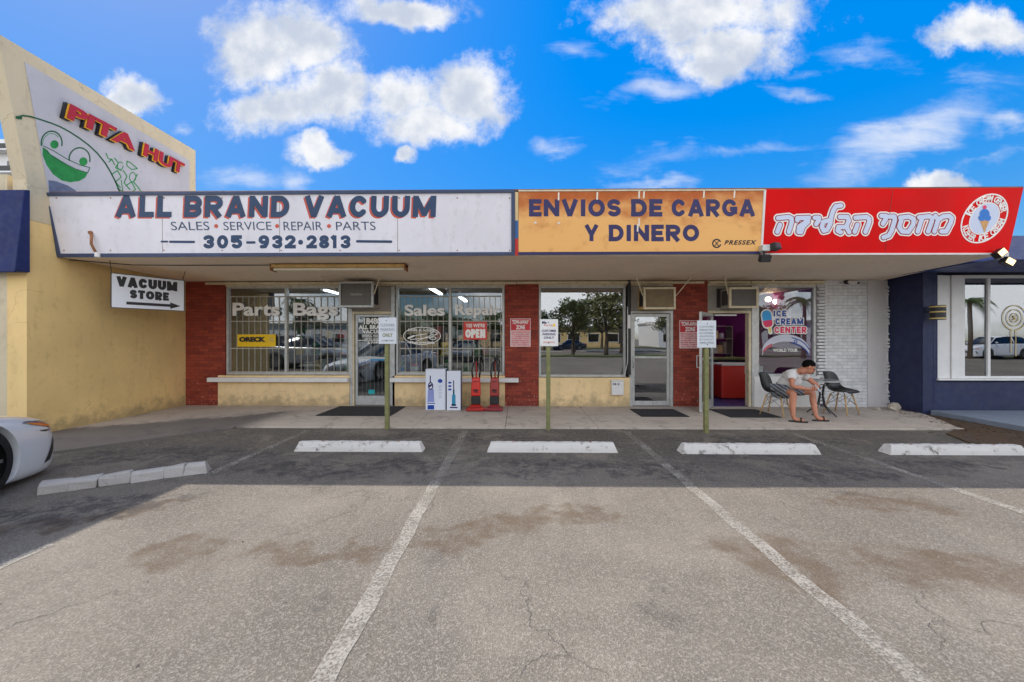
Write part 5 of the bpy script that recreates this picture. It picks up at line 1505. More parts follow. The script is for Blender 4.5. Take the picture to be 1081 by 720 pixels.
# ------------------------------------------------------------------ things seen inside
def shelf(x, y, w_, lab, seed, cols):
    rr = random.Random(seed)
    e = empty('shelf', (x, y, SW), lab, 'shelf')
    mb = MB(); mb.box(x, x + .03, y, y + .35, SW + .01, 1.9); mb.box(x + w_ - .03, x + w_, y, y + .35, SW + .01, 1.9)
    for z in (.15, .6, 1.05, 1.5, 1.88): mb.box(x + .03, x + w_ - .03, y, y + .35, z, z + .025)
    mb.build('rack', M_grey, e)
    for lv, z in enumerate((.176, .626, 1.076, 1.526)):
        xx = x + .06; nn = 0
        while xx < x + w_ - .25:
            w2 = rr.uniform(.1, .25); h = rr.uniform(.15, .38)
            if z + h > 1.87: h = .3
            o = B(xx, xx + w2, y + .03, y + .3, z, z + h).build('goods_box', rr.choice(cols), None, bevel=.004)
            tag(o, None, 'box', 'boxed goods on the shelves inside the shops')
            nn += 1; o['at'] = (lv, nn); GB.append(o)
            xx += w2 + rr.uniform(.02, .08)
GB = []
CL = [M_card, M_openred, M_yelsign, sidem, M_cream, M_grey, M_green, M_dark, M_whitep]
shelf(-6.2, 10.4, 2.0, 'shelf of boxed goods at the left in the vacuum shop', 1, CL)
shelf(-2.3, 9.6, 2.0, 'shelf of boxed goods behind the sales and repair window', 2, CL)
shelf(4.35, 11.6, 2.2, 'shelf of goods at the back of the ice cream shop', 3, CL)
tones = {M_card.name: 'white', M_openred.name: 'red', M_yelsign.name: 'yellow', sidem.name: 'slate blue', M_cream.name: 'cream', M_grey.name: 'grey', M_green.name: 'green', M_dark.name: 'black', M_whitep.name: 'off white'}
for o in GB:
    sx = o.data.vertices[0].co.x
    where = 'behind the parts window' if sx < -4 else ('behind the sales window' if sx < 2 else 'in the ice cream shop')
    lv, nn = o['at']; del o['at']
    o['label'] = '%s box, %s on the %s board, shelf %s' % (tones[o.data.materials[0].name], ('first', 'second', 'third', 'fourth', 'fifth', 'sixth', 'seventh', 'eighth', 'ninth', 'tenth')[nn - 1], ('lowest', 'second', 'third', 'top')[lv], where)
# display in the window of the vacuum shop
def prod(name, lab, px, y, builder, cat):
    p = at(px, 396, y); e = empty(name, (p.x, y, WZ(396) + .01), lab, cat); builder(e, p.x, y, WZ(396) + .015); return e
part('window_shelf', B(WX(418), WX(532), YF + .15, YF + .55, WZ(396) - .03, WZ(396) + .012), M_cream)
part('window_shelf', B(WX(240), WX(368), YF + .15, YF + .55, WZ(396) - .03, WZ(396) + .012), M_cream)
def bottle(e, x, y, z):
    MB().cyl((x, y, z), (x, y, z + .2), .075, .07, 14).build('bottle', M_whitep, e); MB().cyl((x, y, z + .2), (x, y, z + .3), .05, .02, 12).build('cap', M_green, e)
    B(x - .06, x + .06, y - .078, y - .076, z + .04, z + .14).build('paper_label', bluem, e)
prod('spray_bottle', 'white and green bottle in the window beside the vacuum shop door', 425, YF + .3, bottle, 'bottle')
def tin(e, x, y, z):
    B(x - .08, x + .08, y - .05, y + .05, z, z + .22).build('box', M_whitep, e, bevel=.004); B(x - .081, x + .081, y - .052, y + .0, z + .16, z + .222).build('red_top', M_openred, e)
prod('product_box', 'small white box with red top in the sales window', 438.5, YF + .28, tin, 'box')
# bucket by the ice cream window
p = at(803.5, 399, YF + .2)
e = empty('display_tub', (p.x, YF + .2, .7), 'white tub filled with orange packets inside the ice cream window', 'tub')
B(WX(797.5), WX(810), YF + .14, YF + .4, .71, .90).build('tub', M_whitep, e, bevel=.01)
mb = MB(); rr = random.Random(2)
for k in range(14): mb.sphere((WX(799) + rr.uniform(0, .2), YF + .27 + rr.uniform(-.08, .08), .93 + rr.uniform(0, .08)), .045, 8, 6, (1, 1, .7))
mb.build('packets', M_oran, e)
# counter and freezer of the ice cream shop
e = empty('counter', (4.9, 10.6, SW), 'dark counter inside the ice cream shop', 'counter')
B(4.1, 6.2, 10.2, 10.8, SW + .01, .95).build('body', M_dark, e, bevel=.01); B(4.05, 6.25, 10.15, 10.85, .951, 1.0).build('worktop', M_wood, e, bevel=.01)
e = empty('freezer', (5.2, 9.6, SW), 'red ice cream chest freezer just inside the open door', 'freezer')
B(4.98, 5.9, 9.3, 9.9, SW + .02, .85).build('body', M_openred, e, bevel=.03); B(4.98, 5.9, 9.3, 9.9, .851, .90).build('lid', M_whitep, e, bevel=.01)
mb = MB(); rr = random.Random(9)
e = empty('goods_pile', (4.6, 10.3, 1.0), 'heap of orange and white packets on the counter', 'goods')
for k in range(5):
    x = 4.45 + k * .1; mb = MB(); mb.sphere((x, 10.3 + rr.uniform(-.05, .05), 1.04 + rr.uniform(0, .05)), .075, 9, 6, (1.2, .9, .6)); mb.build('packet', M_oran if k % 2 else M_whitep, e, smooth=True)
e = empty('wall_mural', (4.9, 12, 1.5), 'round white and blue ice cream drawings on the purple wall', 'mural')
yw = YF + 5 - .02
for (px, py, rx, ry, m_) in ((762, 355, 5, 9, dblue), (781, 350, 7, 8, bluem)):
    decal('drawing', [('s', arc(px, py, rx, ry, 0, 360, 24), .6)], .3, lambda a, b: at(a, b, yw), M_white_l, e)
    decal('drawing', [('c', (px, py), rx - 1, ry - 1)], .3, lambda a, b: at(a, b, yw + .004), m_, e)
for px, py in ((811, 316), (819, 318.5)):
    p = at(px, py, 10.2); e = empty('pendant_lamp', p, 'lit warm pendant bulb %s in the ice cream shop' % ('nearer the door' if px < 815 else 'nearer the window middle'), 'lamp', 'pendant lamps in the ice cream shop')
    MB().cyl(p, (p.x, p.y, 2.74), .006, n=6).build('cord', M_dark, e)
    MB().sphere(p, .07, 12, 8).build('bulb', M_bulb, e, smooth=True)
# ------------------------------------------------------------------ furniture outside the ice cream shop
def chair(x, y, face, lab):
    rz = math.atan2(face[1], face[0]) + math.pi / 2       # local front is -y
    e = empty('shell_chair', (x, y, SW), lab, 'chair', 'black shell chairs with wooden legs', (0, 0, rz))
    prof = [(-.205, .425), (-.195, .445), (-.14, .452), (-.05, .437), (.06, .43), (.14, .442), (.19, .48), (.222, .55), (.243, .64), (.262, .73), (.275, .79), (.28, .815)]
    wid = [.19, .215, .232, .235, .235, .235, .238, .235, .225, .205, .175, .13]
    rise = [0, .008, .025, .05, .07, .085, .085, .07, .045, .025, .008, 0]
    curl = [0, 0, 0, 0, .01, .03, .055, .075, .08, .075, .05, .02]
    n = 12; vs = []; fs = []
    for i, ((py_, pz), w_) in enumerate(zip(prof, wid)):
        back = max(0, (i - 5) / 6)
        for k in range(n + 1):
            t = -1 + 2 * k / n
            cu = abs(t) ** 2.6
            vs.append((t * w_, py_ - cu * curl[i], pz + cu * rise[i]))
    for i in range(len(prof) - 1):
        for k in range(n): fs.append((i * (n + 1) + k, i * (n + 1) + k + 1, (i + 1) * (n + 1) + k + 1, (i + 1) * (n + 1) + k))
    mb = MB(); mb.add(vs, fs); sh = mb.build('seat_shell', M_black, e, world=False, smooth=True)
    so = sh.modifiers.new('thick', 'SOLIDIFY'); so.thickness = .012
    ss = sh.modifiers.new('sub', 'SUBSURF'); ss.levels = 1; ss.render_levels = 2
    tops = []
    for sx in (-1, 1):
        for sy in (-1, 1):
            a = (sx * .13, sy * .115 + .01, .39); b = (sx * .215, sy * .20 + .015, .001)
            MB().cyl(a, b, .0145, .0105, 10).build('leg', M_legwood, e, world=False, smooth=True); tops.append((a, b))
    mb = MB()
    def lerp(p, q, t): return tuple(p[i] + (q[i] - p[i]) * t for i in range(3))
    for i in range(4):
        mb.cyl((tops[i][0][0] * .6, tops[i][0][1] * .6, .425), tops[i][0], .006, n=6)
        for j in (1, 2):
            o_ = i ^ j
            mb.cyl(lerp(*tops[i], .02), lerp(*tops[o_], .55), .0035, n=6)
    mb.build('wire_brace', M_dark, e, world=False)
    return e
chair(5.03, 7.42, (.62, -.78), 'black shell chair the seated person sits on')
chair(6.42, 7.58, (.42, -.91), 'empty black shell chair to the right of the small table')
tb = empty('bistro_table', (5.92, 7.46, SW), 'small round metal cafe table between the two black chairs', 'table')
MB().cyl((5.92, 7.46, .69), (5.92, 7.46, .70), .285, n=40).build('tabletop', mat('brushed_table_metal', (150, 156, 160), .25, .05, 10, 0, 0, metal=.6), tb)
MB().tube([(5.92 + .29 * math.cos(k / 36 * 2 * math.pi), 7.46 + .29 * math.sin(k / 36 * 2 * math.pi), .695) for k in range(37)], .012, 6).build('rim', M_alu, tb, smooth=True)
for k in range(4):
    an = R(20 + 90 * k); c, s = math.cos(an), math.sin(an)
    MB().tube([(5.92 + c * r_, 7.46 + s * r_, z) for r_, z in ((.16, .685), (.05, .58), (.03, .42), (.07, .22), (.2, .09), (.26, SW + .008))], .011, 7).build('leg', M_dark, tb, smooth=True)

# ------------------------------------------------------------------ the seated person
def skin(name, V, E, rad, material, parent=None, sub=2, extra=None, voxel=None, root=0):
    me = bpy.data.meshes.new(name); bm = bmesh.new()
    ly = bm.verts.layers.skin.verify()
    vs = [bm.verts.new(v) for v in V]
    for a, b in E: bm.edges.new((vs[a], vs[b]))
    for i, v in enumerate(vs):
        r_ = rad[i]; v[ly].radius = (r_, r_) if not isinstance(r_, tuple) else r_
        v[ly].use_root = (i == root)
    bm.to_mesh(me); bm.free()
    o = bpy.data.objects.new(name, me); COL.objects.link(o)
    sk = o.modifiers.new('skin', 'SKIN'); sk.use_smooth_shade = True; sk.branch_smoothing = .6
    ss = o.modifiers.new('s', 'SUBSURF'); ss.levels = sub; ss.render_levels = sub
    dg = bpy.context.evaluated_depsgraph_get()
    m2 = bpy.data.meshes.new_from_object(o.evaluated_get(dg)); bpy.data.objects.remove(o)
    bm = bmesh.new(); bm.from_mesh(m2)
    if extra:
        for ex in extra:
            t = bpy.data.meshes.new('x'); t.from_pydata(ex.v, [], ex.f); bm.from_mesh(t)
    bm.to_mesh(m2); bm.free()
    o = bpy.data.objects.new(name, m2); COL.objects.link(o)
    if voxel:
        rm = o.modifiers.new('r', 'REMESH'); rm.mode = 'VOXEL'; rm.voxel_size = voxel; rm.use_smooth_shade = True
        sm = o.modifiers.new('sm', 'SMOOTH'); sm.iterations = 2; sm.factor = .5
    return bake(o, name, material, parent)
V_ = Vector
pel = V_((5.05, 7.30, .56)); belly = V_((5.08, 7.21, .70)); chest = V_((5.13, 7.11, .83)); nb = V_((5.18, 7.02, .925)); nk = V_((5.225, 6.985, .955))
rs, ls = V_((5.005, 6.99, .865)), V_((5.30, 7.14, .865))
re, le = V_((4.915, 6.84, .655)), V_((5.46, 6.98, .655))
rw, lw_ = V_((5.14, 6.74, .615)), V_((5.31, 6.79, .61))
rh, lh = V_((4.985, 7.25, .535)), V_((5.125, 7.36, .535))
rk_, lk = V_((4.945, 6.85, .53)), V_((5.42, 7.03, .525))
ra, la = V_((4.90, 6.80, .12)), V_((5.36, 6.87, .12))
V = [pel, belly, chest, nb, nk, rs, (rs + re) / 2, re, (re * .6 + rw * .4), rw, ls, (ls + le) / 2, le, (le * .6 + lw_ * .4), lw_, rh, (rh + rk_) / 2, rk_, rk_ * .65 + ra * .35 + V_((0, .02, 0)), ra,
     lh, (lh + lk) / 2, lk, lk * .65 + la * .35 + V_((0, .02, 0)), la]
E = [(0, 1), (1, 2), (2, 3), (3, 4), (2, 5), (5, 6), (6, 7), (7, 8), (8, 9), (2, 10), (10, 11), (11, 12), (12, 13), (13, 14), (0, 15), (15, 16), (16, 17), (17, 18), (18, 19), (0, 20), (20, 21), (21, 22), (22, 23), (23, 24)]
rad = [.10, .10, .09, .06, .055, .06, .05, .042, .042, .027, .06, .05, .042, .042, .027, .10, .085, .062, .058, .036, .10, .085, .062, .058, .036]
V.append(nk + V_((.03, -.01, .015))); E.append((4, len(V) - 1)); rad.append(.05)
def addchain(start, pts, rr_):
    p = start
    for q, r_ in zip(pts, rr_):
        V.append(q); rad.append(r_); E.append((p, len(V) - 1)); p = len(V) - 1
    return p
# feet
for an, dr in ((19, V_((.88, -.40, 0)).normalized()), (24, V_((.99, -.1, 0)).normalized())):
    a = V_(V[an]); addchain(an, [V_((a.x, a.y, .075)) + dr * .03, V_((a.x, a.y, .068)) + dr * .11, V_((a.x, a.y, .062)) + dr * .17], [.036, .036, .024])
# hands: palm and five fingers each, curled round the phone
ph = V_((5.265, 6.735, .625))
hands = []
for wi, sgn in ((9, -1), (14, 1)):
    wv_ = V_(V[wi]); dr = (ph - wv_).normalized(); lat = V_((-dr.y, dr.x, 0)) if sgn < 0 else V_((dr.y, -dr.x, 0))
    pc = wv_ + dr * .045
    palm = addchain(wi, [pc], [(.030)])
    ff = []
    for k in range(4):
        b0 = wv_ + dr * .05 + V_((0, 0, .03 - .02 * k)) - lat * .0
        L_ = (.062, .07, .066, .052)[k]
        m_ = MB(); m_.tube([tuple(b0), tuple(b0 + dr * .035), tuple(b0 + dr * L_ + lat * .008), tuple(b0 + dr * (L_ + .008) + lat * .03)], [.009, .009, .008, .006], 8); ff.append(m_)
    m_ = MB(); t0 = wv_ + dr * .02 + V_((0, 0, .02)); m_.tube([tuple(t0), tuple(t0 + dr * .03 + V_((0, 0, .025)) + lat * .01), tuple(t0 + dr * .055 + V_((0, 0, .03)) + lat * .02)], [.012, .010, .008], 8); ff.append(m_)
    hands += ff
# head
hf = V_((.78, -.40, -.50)).normalized(); hu0 = V_((.35, -.15, .9)); hl = hf.cross(hu0).normalized(); hu = hl.cross(hf).normalized()
hc = V_((5.285, 6.945, .985))
HM = Matrix((( hl.x, hf.x, hu.x, hc.x), (hl.y, hf.y, hu.y, hc.y), (hl.z, hf.z, hu.z, hc.z), (0, 0, 0, 1)))
def hm(fn):
    m_ = MB(); m_.M = HM; fn(m_); return m_
parts_ = [hm(lambda m_: m_.sphere((0, -.01, .03), .088, 18, 12, (.86, 1.06, 1.0))), hm(lambda m_: m_.sphere((0, .022, -.035), .07, 16, 10, (.82, .95, 1.15))),
          hm(lambda m_: m_.sphere((0, .065, -.085), .026, 10, 8, (1.1, .8, .8))), hm(lambda m_: m_.cyl((0, .088, .012), (0, .108, -.022), .009, .014, 8)), hm(lambda m_: m_.sphere((0, .103, -.026), .014, 8, 6)),
          hm(lambda m_: m_.sphere((.076, -.008, -.01), .024, 8, 6, (.35, .75, 1.2))), hm(lambda m_: m_.sphere((-.076, -.008, -.01), .024, 8, 6, (.35, .75, 1.2))),
          hm(lambda m_: m_.sphere((0, .085, -.055), .016, 8, 6, (1.5, .7, .6))), hm(lambda m_: m_.cyl((0, -.02, -.05), (0, -.06, -.14), .055, .058, 14))]
person = skin('person', [tuple(v) for v in V], E, rad, M_skin, None, 2, hands + parts_, .006)
tag(person, 'person in a white T-shirt and striped shorts sitting hunched over a phone', 'person')
mb = MB(); mb.M = HM
mb.sphere((0, -.022, .042), .098, 22, 14, (.88, 1.04, 1.0))
mb.v = [tuple(V_(p) + V_((random.uniform(-1, 1), random.uniform(-1, 1), random.uniform(-1, 1))) * .003) for p in mb.v]
inv = HM.inverted()
keep = []
for f in mb.f:
    c = inv @ (sum((V_(mb.v[i]) for i in f), V_((0, 0, 0))) / len(f))
    if c.z > .05 + .12 * max(0, c.y) or (c.y < .0 and c.z > .05 + c.y * 1.3): keep.append(f)
mb.f = keep
hair = mb.build('hair', M_hair, person, smooth=True)
so = hair.modifiers.new('t', 'SOLIDIFY'); so.thickness = .012
for sx in (-1, 1):
    MB().sphere(tuple(HM @ V_((sx * .03, .082, .003))), .009, 8, 6).build('eye', M_black, person)
    m_ = MB(); m_.M = HM; m_.tube([(sx * .014, .093, .02), (sx * .032, .09, .025), (sx * .048, .078, .02)], .0045, 6); m_.build('eyebrow', M_hair, person)
sv = [pel + V_((-.02, .03, -.02)), belly, chest, nb + V_((-.012, .012, -.012)), rs, rs * .45 + re * .55, ls, ls * .45 + le * .55, belly + V_((.10, -.10, .0)), belly + V_((.13, -.09, -.06))]
skin('shirt', [tuple(v) for v in sv], [(0, 1), (1, 2), (2, 3), (2, 4), (4, 5), (2, 6), (6, 7), (1, 8), (8, 9)], [.175, .195, .195, .10, .10, .088, .10, .088, .14, .11], M_shirt, person, 3, None, .008, 2)
sv = [pel + V_((0, 0, -.0)), rh, rh * .5 + rk_ * .5, rh * .16 + rk_ * .84, lh, lh * .5 + lk * .5, lh * .16 + lk * .84]
skin('shorts', [tuple(v) for v in sv], [(0, 1), (1, 2), (2, 3), (0, 4), (4, 5), (5, 6)], [.145, .118, .102, .088, .118, .102, .088], M_stripe, person, 2, None, .008)
for a, dr in ((V_(V[19]), V_((.88, -.40, 0)).normalized()), (V_(V[24]), V_((.99, -.1, 0)).normalized())):
    lt = V_((-dr.y, dr.x, 0)); c = V_((a.x, a.y, 0)) + dr * .075
    e = MB(); P = []
    for k in range(20):
        an = 2 * math.pi * k / 20; w_ = .044 + .008 * math.cos(an)
        q = c + dr * (.145 * math.cos(an)) + lt * (w_ * math.sin(an)); P.append((q.x, q.y))
    e.prism(P, .024, 'z', SW + .001); e.build('sandal', M_black, person, bevel=.005)
    s_ = MB(); s_.tube([tuple(c + dr * .03 + lt * .046 + V_((0, 0, .05))), tuple(c + dr * .04 + lt * .02 + V_((0, 0, .102))), tuple(c + dr * .045 + V_((0, 0, .108))), tuple(c + dr * .04 - lt * .02 + V_((0, 0, .102))), tuple(c + dr * .03 - lt * .046 + V_((0, 0, .05)))], .012, 6)
    s_.build('strap', M_black, person, smooth=True)
phn = MB(); phn.M = Matrix.Translation(ph + V_((0.02, 0, .01))) @ Euler((R(-35), 0, R(40))).to_matrix().to_4x4(); phn.box(-.037, .037, -.005, .005, -.07, .07)
tag(phn.build('phone', mat('pale_phone_case', (196, 200, 206), .3, .02, 3, 0, 0), bevel=.003), 'pale phone held in both hands of the seated person', 'phone')

# ------------------------------------------------------------------ cars
from mathutils.bvhtree import BVHTree
def make_car(name, loc, rz, lab, paint, kind='sedan', group=None, detail=True, cat='car'):
    L_ = 4.75
    up = 0 if kind == 'sedan' else .22
    e = empty(name, (loc[0], loc[1], 0), lab, cat, group, (0, 0, rz))
    st = [(0.0, .60, .16, .48), (.03, .76, .03, .57), (.12, .85, .00, .63), (.4, .89, .00, .70), (.9, .905, .05, .79), (1.35, .905, .15, .875), (1.9, .905, .15, .94), (2.6, .905, .15, .955), (3.4, .905, .15, .965), (4.0, .89, .17, .985), (4.45, .84, .22, .98), (4.68, .76, .30, .93), (4.75, .55, .40, .82)]
    vs = []; fs = []
    for s_, hw, zb, zt in st:
        zt += up * (1 if s_ > .15 else .7); zb += up * .4
        half = [(0, zb), (.75 * hw, zb), (.97 * hw, zb + .03), (hw, zb + .15), (hw, .5 * (zb + zt)), (.985 * hw, zt - .16), (.95 * hw, zt - .06), (.80 * hw, zt), (.4 * hw, zt + .02), (0, zt + .03)]
        ring = half + [(-a, b) for a, b in half[-2:0:-1]]
        for a, b in ring: vs.append((a, L_ / 2 - s_, b))
    m_ = len(vs) // len(st)
    for i in range(len(st) - 1):
        for k in range(m_): fs.append((i * m_ + k, i * m_ + (k + 1) % m_, (i + 1) * m_ + (k + 1) % m_, (i + 1) * m_ + k))
    fs += [tuple(range(m_))[::-1], tuple(range((len(st) - 1) * m_, len(st) * m_))]
    mb = MB(); mb.add(vs, fs); o = mb.build('tmp', paint)
    ss = o.modifiers.new('s', 'SUBSURF'); ss.levels = 2; ss.render_levels = 2
    wr = .335 + up * .25; ys = (L_ / 2 - 1.10, L_ / 2 - 3.72)
    cut = MB()
    for y in ys:
        for sx in (-1, 1): cut.cyl((sx * .60, y, wr), (sx * 1.1, y, wr), wr + .055, n=40)
    co = cut.build('cut', paint)
    bo = o.modifiers.new('b', 'BOOLEAN'); bo.object = co; bo.operation = 'DIFFERENCE'; bo.solver = 'EXACT'
    body = bake(o, 'body', paint, e)
    bpy.data.objects.remove(co)
    # smooth but keep the arch edge crisp
    body.data.set_sharp_from_angle(angle=R(40))
    cab = [(1.32, .90, .80, .92), (2.05, 1.36, .60, .94), (2.6, 1.42, .58, .96), (3.25, 1.38, .57, .97), (4.05, .99, .68, .98)] if kind == 'sedan' else [(1.35, .95, .80, .92), (1.95, 1.42, .64, .94), (2.6, 1.50, .64, .96), (3.8, 1.48, .63, .97), (4.45, 1.05, .70, .98)]
    def loft(C, lift, dw, y0i=0, y1i=None, base=True):
        vs = []; fs = []
        for s_, zt, hw, zb in C:
            zt += up + lift; zb += up - .03; hw += dw
            wb = min(.84, hw + .24)
            ring = [(wb, zb), (hw + .02, zt - .09), (hw - .05, zt - .02), (0, zt + .01), (-hw + .05, zt - .02), (-hw - .02, zt - .09), (-wb, zb)] if base else [(hw + .0, zt - .06), (hw - .06, zt - .01), (0, zt + .015), (-hw + .06, zt - .01), (-hw - .0, zt - .06)]
            vs += [(a, L_ / 2 - s_, b) for a, b in ring]
        n_ = len(vs) // len(C)
        for i in range(len(C) - 1):
            for k in range(n_ - 1): fs.append((i * n_ + k, i * n_ + k + 1, (i + 1) * n_ + k + 1, (i + 1) * n_ + k))
        m = MB(); m.add(vs, fs); return m
    loft(cab, 0, 0).build('cabin_glass', M_carglass, e, world=False, smooth=True)
    rf = loft(cab[1:-1], .012, .012, base=False).build('roof', paint, e, world=False, smooth=True)
    so = rf.modifiers.new('t', 'SOLIDIFY'); so.thickness = .02
    for sx in (-1, 1):
        mb = MB()
        for (i, j) in ((0, 1), (-1, -2)):
            a, b = cab[i], cab[j]
            mb.tube([(sx * min(.84, a[2] + .24) * (.97), L_ / 2 - a[0], a[1] + up - .02), (sx * (b[2] + .0), L_ / 2 - b[0], b[1] + up - .05)], .035, 6)
        mid = (cab[1][0] + cab[-2][0]) / 2 + .1
        mb.tube([(sx * .845, L_ / 2 - mid, .93 + up), (sx * (cab[2][2] + .02), L_ / 2 - mid, cab[2][1] + up - .06)], .03, 6)
        mb.build('pillar', paint, e, world=False)
    for y in ys:
        for sx in (-1, 1):
            w_ = bpy.data.objects.new('wheel', None); COL.objects.link(w_); w_.parent = e; w_.location = (sx * .79, y, wr)
            tm = MB(); rings = [(-.105, wr * .70), (-.11, wr * .9), (-.085, wr), (.085, wr), (.11, wr * .9), (.105, wr * .70)]
            n_ = 40; vs = []; fs = []
            for a, r_ in rings:
                for k in range(n_): an = 2 * math.pi * k / n_; vs.append((a, r_ * math.cos(an), r_ * math.sin(an)))
            for i in range(len(rings) - 1):
                for k in range(n_): fs.append((i * n_ + k, i * n_ + (k + 1) % n_, (i + 1) * n_ + (k + 1) % n_, (i + 1) * n_ + k))
            tm.add(vs, fs).build('tyre', M_rubber, w_, world=False, smooth=True)
            rm = MB(); rm.cyl((sx * .06, 0, 0), (sx * .075, 0, 0), .07, n=16)
            for k in range(10):
                an = 2 * math.pi * k / 10; c, s_ = math.cos(an), math.sin(an); c2, s2_ = -s_ * .018, c * .018
                rm.add([(sx * .06, .05 * c + c2, .05 * s_ + s2_), (sx * .06, .05 * c - c2, .05 * s_ - s2_), (sx * .085, wr * .68 * c - c2, wr * .68 * s_ - s2_), (sx * .085, wr * .68 * c + c2, wr * .68 * s_ + s2_)], [(0, 1, 2, 3)])
            rm.cyl((sx * -.05, 0, 0), (sx * -.045, 0, 0), wr * .69, n=30)
            rm.build('rim', M_rim, w_, world=False)
            lin_ = MB(); lin_.cyl((sx * -.23, 0, 0), (sx * -.225, 0, 0), wr + .05, n=24); lin_.build('arch_liner', M_rubber, w_, world=False)
    dg = bpy.context.evaluated_depsgraph_get()
    bt = BVHTree.FromPolygons([v.co for v in body.data.vertices], [p.vertices for p in body.data.polygons])
    def patch(nm, pts, m__, off_, sx):
        a, b = field_mesh([('f', pts)], .012)
        ok = []; vv = []
        for s_, z in a:
            hit = bt.ray_cast(V_((sx * 2, L_ / 2 - s_, z)), V_((-sx, 0, 0)))
            if hit[0] is None: vv.append((0, 0, 0)); ok.append(False)
            else: vv.append(tuple(hit[0] + hit[1] * off_)); ok.append(True)
        m = MB(); m.add(vv, [f for f in b if all(ok[i] for i in f)]); return m.build(nm, m__, e, world=False, smooth=True)
    for sx in (-1, 1):
        u_ = up
        patch('headlight', [(.05, .47 + u_), (.09, .55 + u_), (.3, .612 + u_), (.52, .645 + u_), (.66, .65 + u_), (.45, .585 + u_), (.25, .53 + u_)], M_lamp, .004, sx)
        patch('side_marker', [(.16, .51 + u_), (.20, .545 + u_), (.36, .595 + u_), (.62, .64 + u_), (.46, .59 + u_), (.28, .54 + u_)], M_amber, .007, sx)
        patch('lamp_crease_shade', [(.12, .48 + u_), (.3, .49 + u_), (.50, .535 + u_), (.3, .51 + u_)], M_dark, .005, sx)  # shade of the crease below the headlight, painted as a dark strip
        patch('bumper_vent', [(.13, .40 + u_), (.16, .40 + u_), (.30, .22 + u_), (.36, .15 + u_), (.24, .17 + u_), (.17, .26 + u_)], M_black, .005, sx)
        patch('tail_light', [(4.45, .80 + u_), (4.70, .78 + u_), (4.68, .88 + u_), (4.3, .90 + u_)], M_openred, .005, sx)
        patch('door_seam', [(1.5, .30 + u_), (1.508, .30 + u_), (1.508, .88 + u_), (1.5, .88 + u_)], M_black, .003, sx)
        for s_ in (1.52, 2.55):
            patch('door_handle', [(s_ + .72, .80 + u_), (s_ + .88, .80 + u_), (s_ + .88, .825 + u_), (s_ + .72, .825 + u_)], M_rim, .02, sx)
        MB().sphere((sx * 1.0, L_ / 2 - 1.62, .99 + u_), .085, 12, 8, (1.1, .6, .75)).build('mirror', paint, e, world=False, smooth=True)
    MB().box(-.26, .26, L_ / 2 - .03, L_ / 2 + .012, .42 + up * .8, .53 + up * .8).build('number_plate_holder', M_dark, e, world=False)
    mb = MB()
    for k in range(7): mb.box(-.42, .42, L_ / 2 - .04, L_ / 2 + .01 , .24 + up + k * .022, .252 + up + k * .022)
    mb.build('grille', M_black, e, world=False)
    return e
make_car('parked_car', (-5.13, 1.84), R(23.6), 'white sedan with amber side marker parked at the left edge', M_carw)
make_car('parked_car', (-10.6, -2.6), R(-90), 'silver sport utility car reflected in the left shop windows', M_silver, 'suv', 'parked cars behind the viewer')
make_car('parked_car', (-3.6, -9.2), R(8), 'dark grey sedan across the lot reflected in the sales window', M_darkcar, 'sedan', 'parked cars behind the viewer')
make_car('parked_car', (37, -14.6), R(90), 'white sport utility car reflected in the blue shop window', M_carw, 'suv', 'parked cars behind the viewer')
make_car('parked_car', (7.5, -38), R(90), 'dark sedan driving on the far road, reflected in the plain window', M_darkcar, 'sedan', 'parked cars behind the viewer')

# ------------------------------------------------------------------ across the street (seen only in the window glass)
struct(B(-160, 160, -42, -30, .0, .008).build('road', mat('road_asphalt', (92, 90, 90), .9, .1, 1, 60, .3)))
for a, b, z in ((-17, -15.2, .12), (-46, -42.4, .12)):
    struct(B(-160, 160, a, b, 0, z).build('grass_verge', M_grass, bevel=.03))
struct(B(-160, 160, -30, -28.5, 0, .12).build('pavement', M_conc, bevel=.02))
def leaf_cloud(blobs, nper, size, seed):
    rr = random.Random(seed); mb = MB(); vs = []; fs = []
    for (bx, by, bz, br_) in blobs:
        for k in range(nper):
            d = V_((rr.gauss(0, 1), rr.gauss(0, 1), rr.gauss(0, 1))).normalized() * br_ * rr.uniform(.45, 1.05)
            c = V_((bx, by, bz)) + V_((d.x, d.y, d.z * .75))
            a = V_((rr.gauss(0, 1), rr.gauss(0, 1), rr.gauss(0, 1))).normalized(); b = a.orthogonal().normalized(); s_ = size * rr.uniform(.6, 1.3)
            n_ = len(vs); vs += [tuple(c - a * s_), tuple(c + b * s_ * .5), tuple(c + a * s_), tuple(c - b * s_ * .5)]; fs.append((n_, n_ + 1, n_ + 2, n_ + 3))
    mb.add(vs, fs); return mb
def make_tree(seed, leafm, h=6.5):
    rr = random.Random(seed)
    e = empty('leafy_tree', (0, 0, 0), 'x', 'tree')
    blobs = [(rr.uniform(-1.6, 1.6), rr.uniform(-1.6, 1.6), h * rr.uniform(.5, .95), rr.uniform(.8, 1.4)) for k in range(12)]
    leaf_cloud(blobs, 170, .17, seed).build('crown', leafm, e)
    mb = MB(); mb.tube([(0, 0, 0), (.05, .02, h * .25), (-.05, .05, h * .5), (0, 0, h * .75)], [.22, .16, .11, .05], 8)
    for b in blobs[:7]: mb.tube([(0, .02, h * .35), (b[0] * .5, b[1] * .5, h * .5), (b[0], b[1], b[2])], [.09, .06, .02], 6)
    mb.build('trunk', M_bark, e); return e
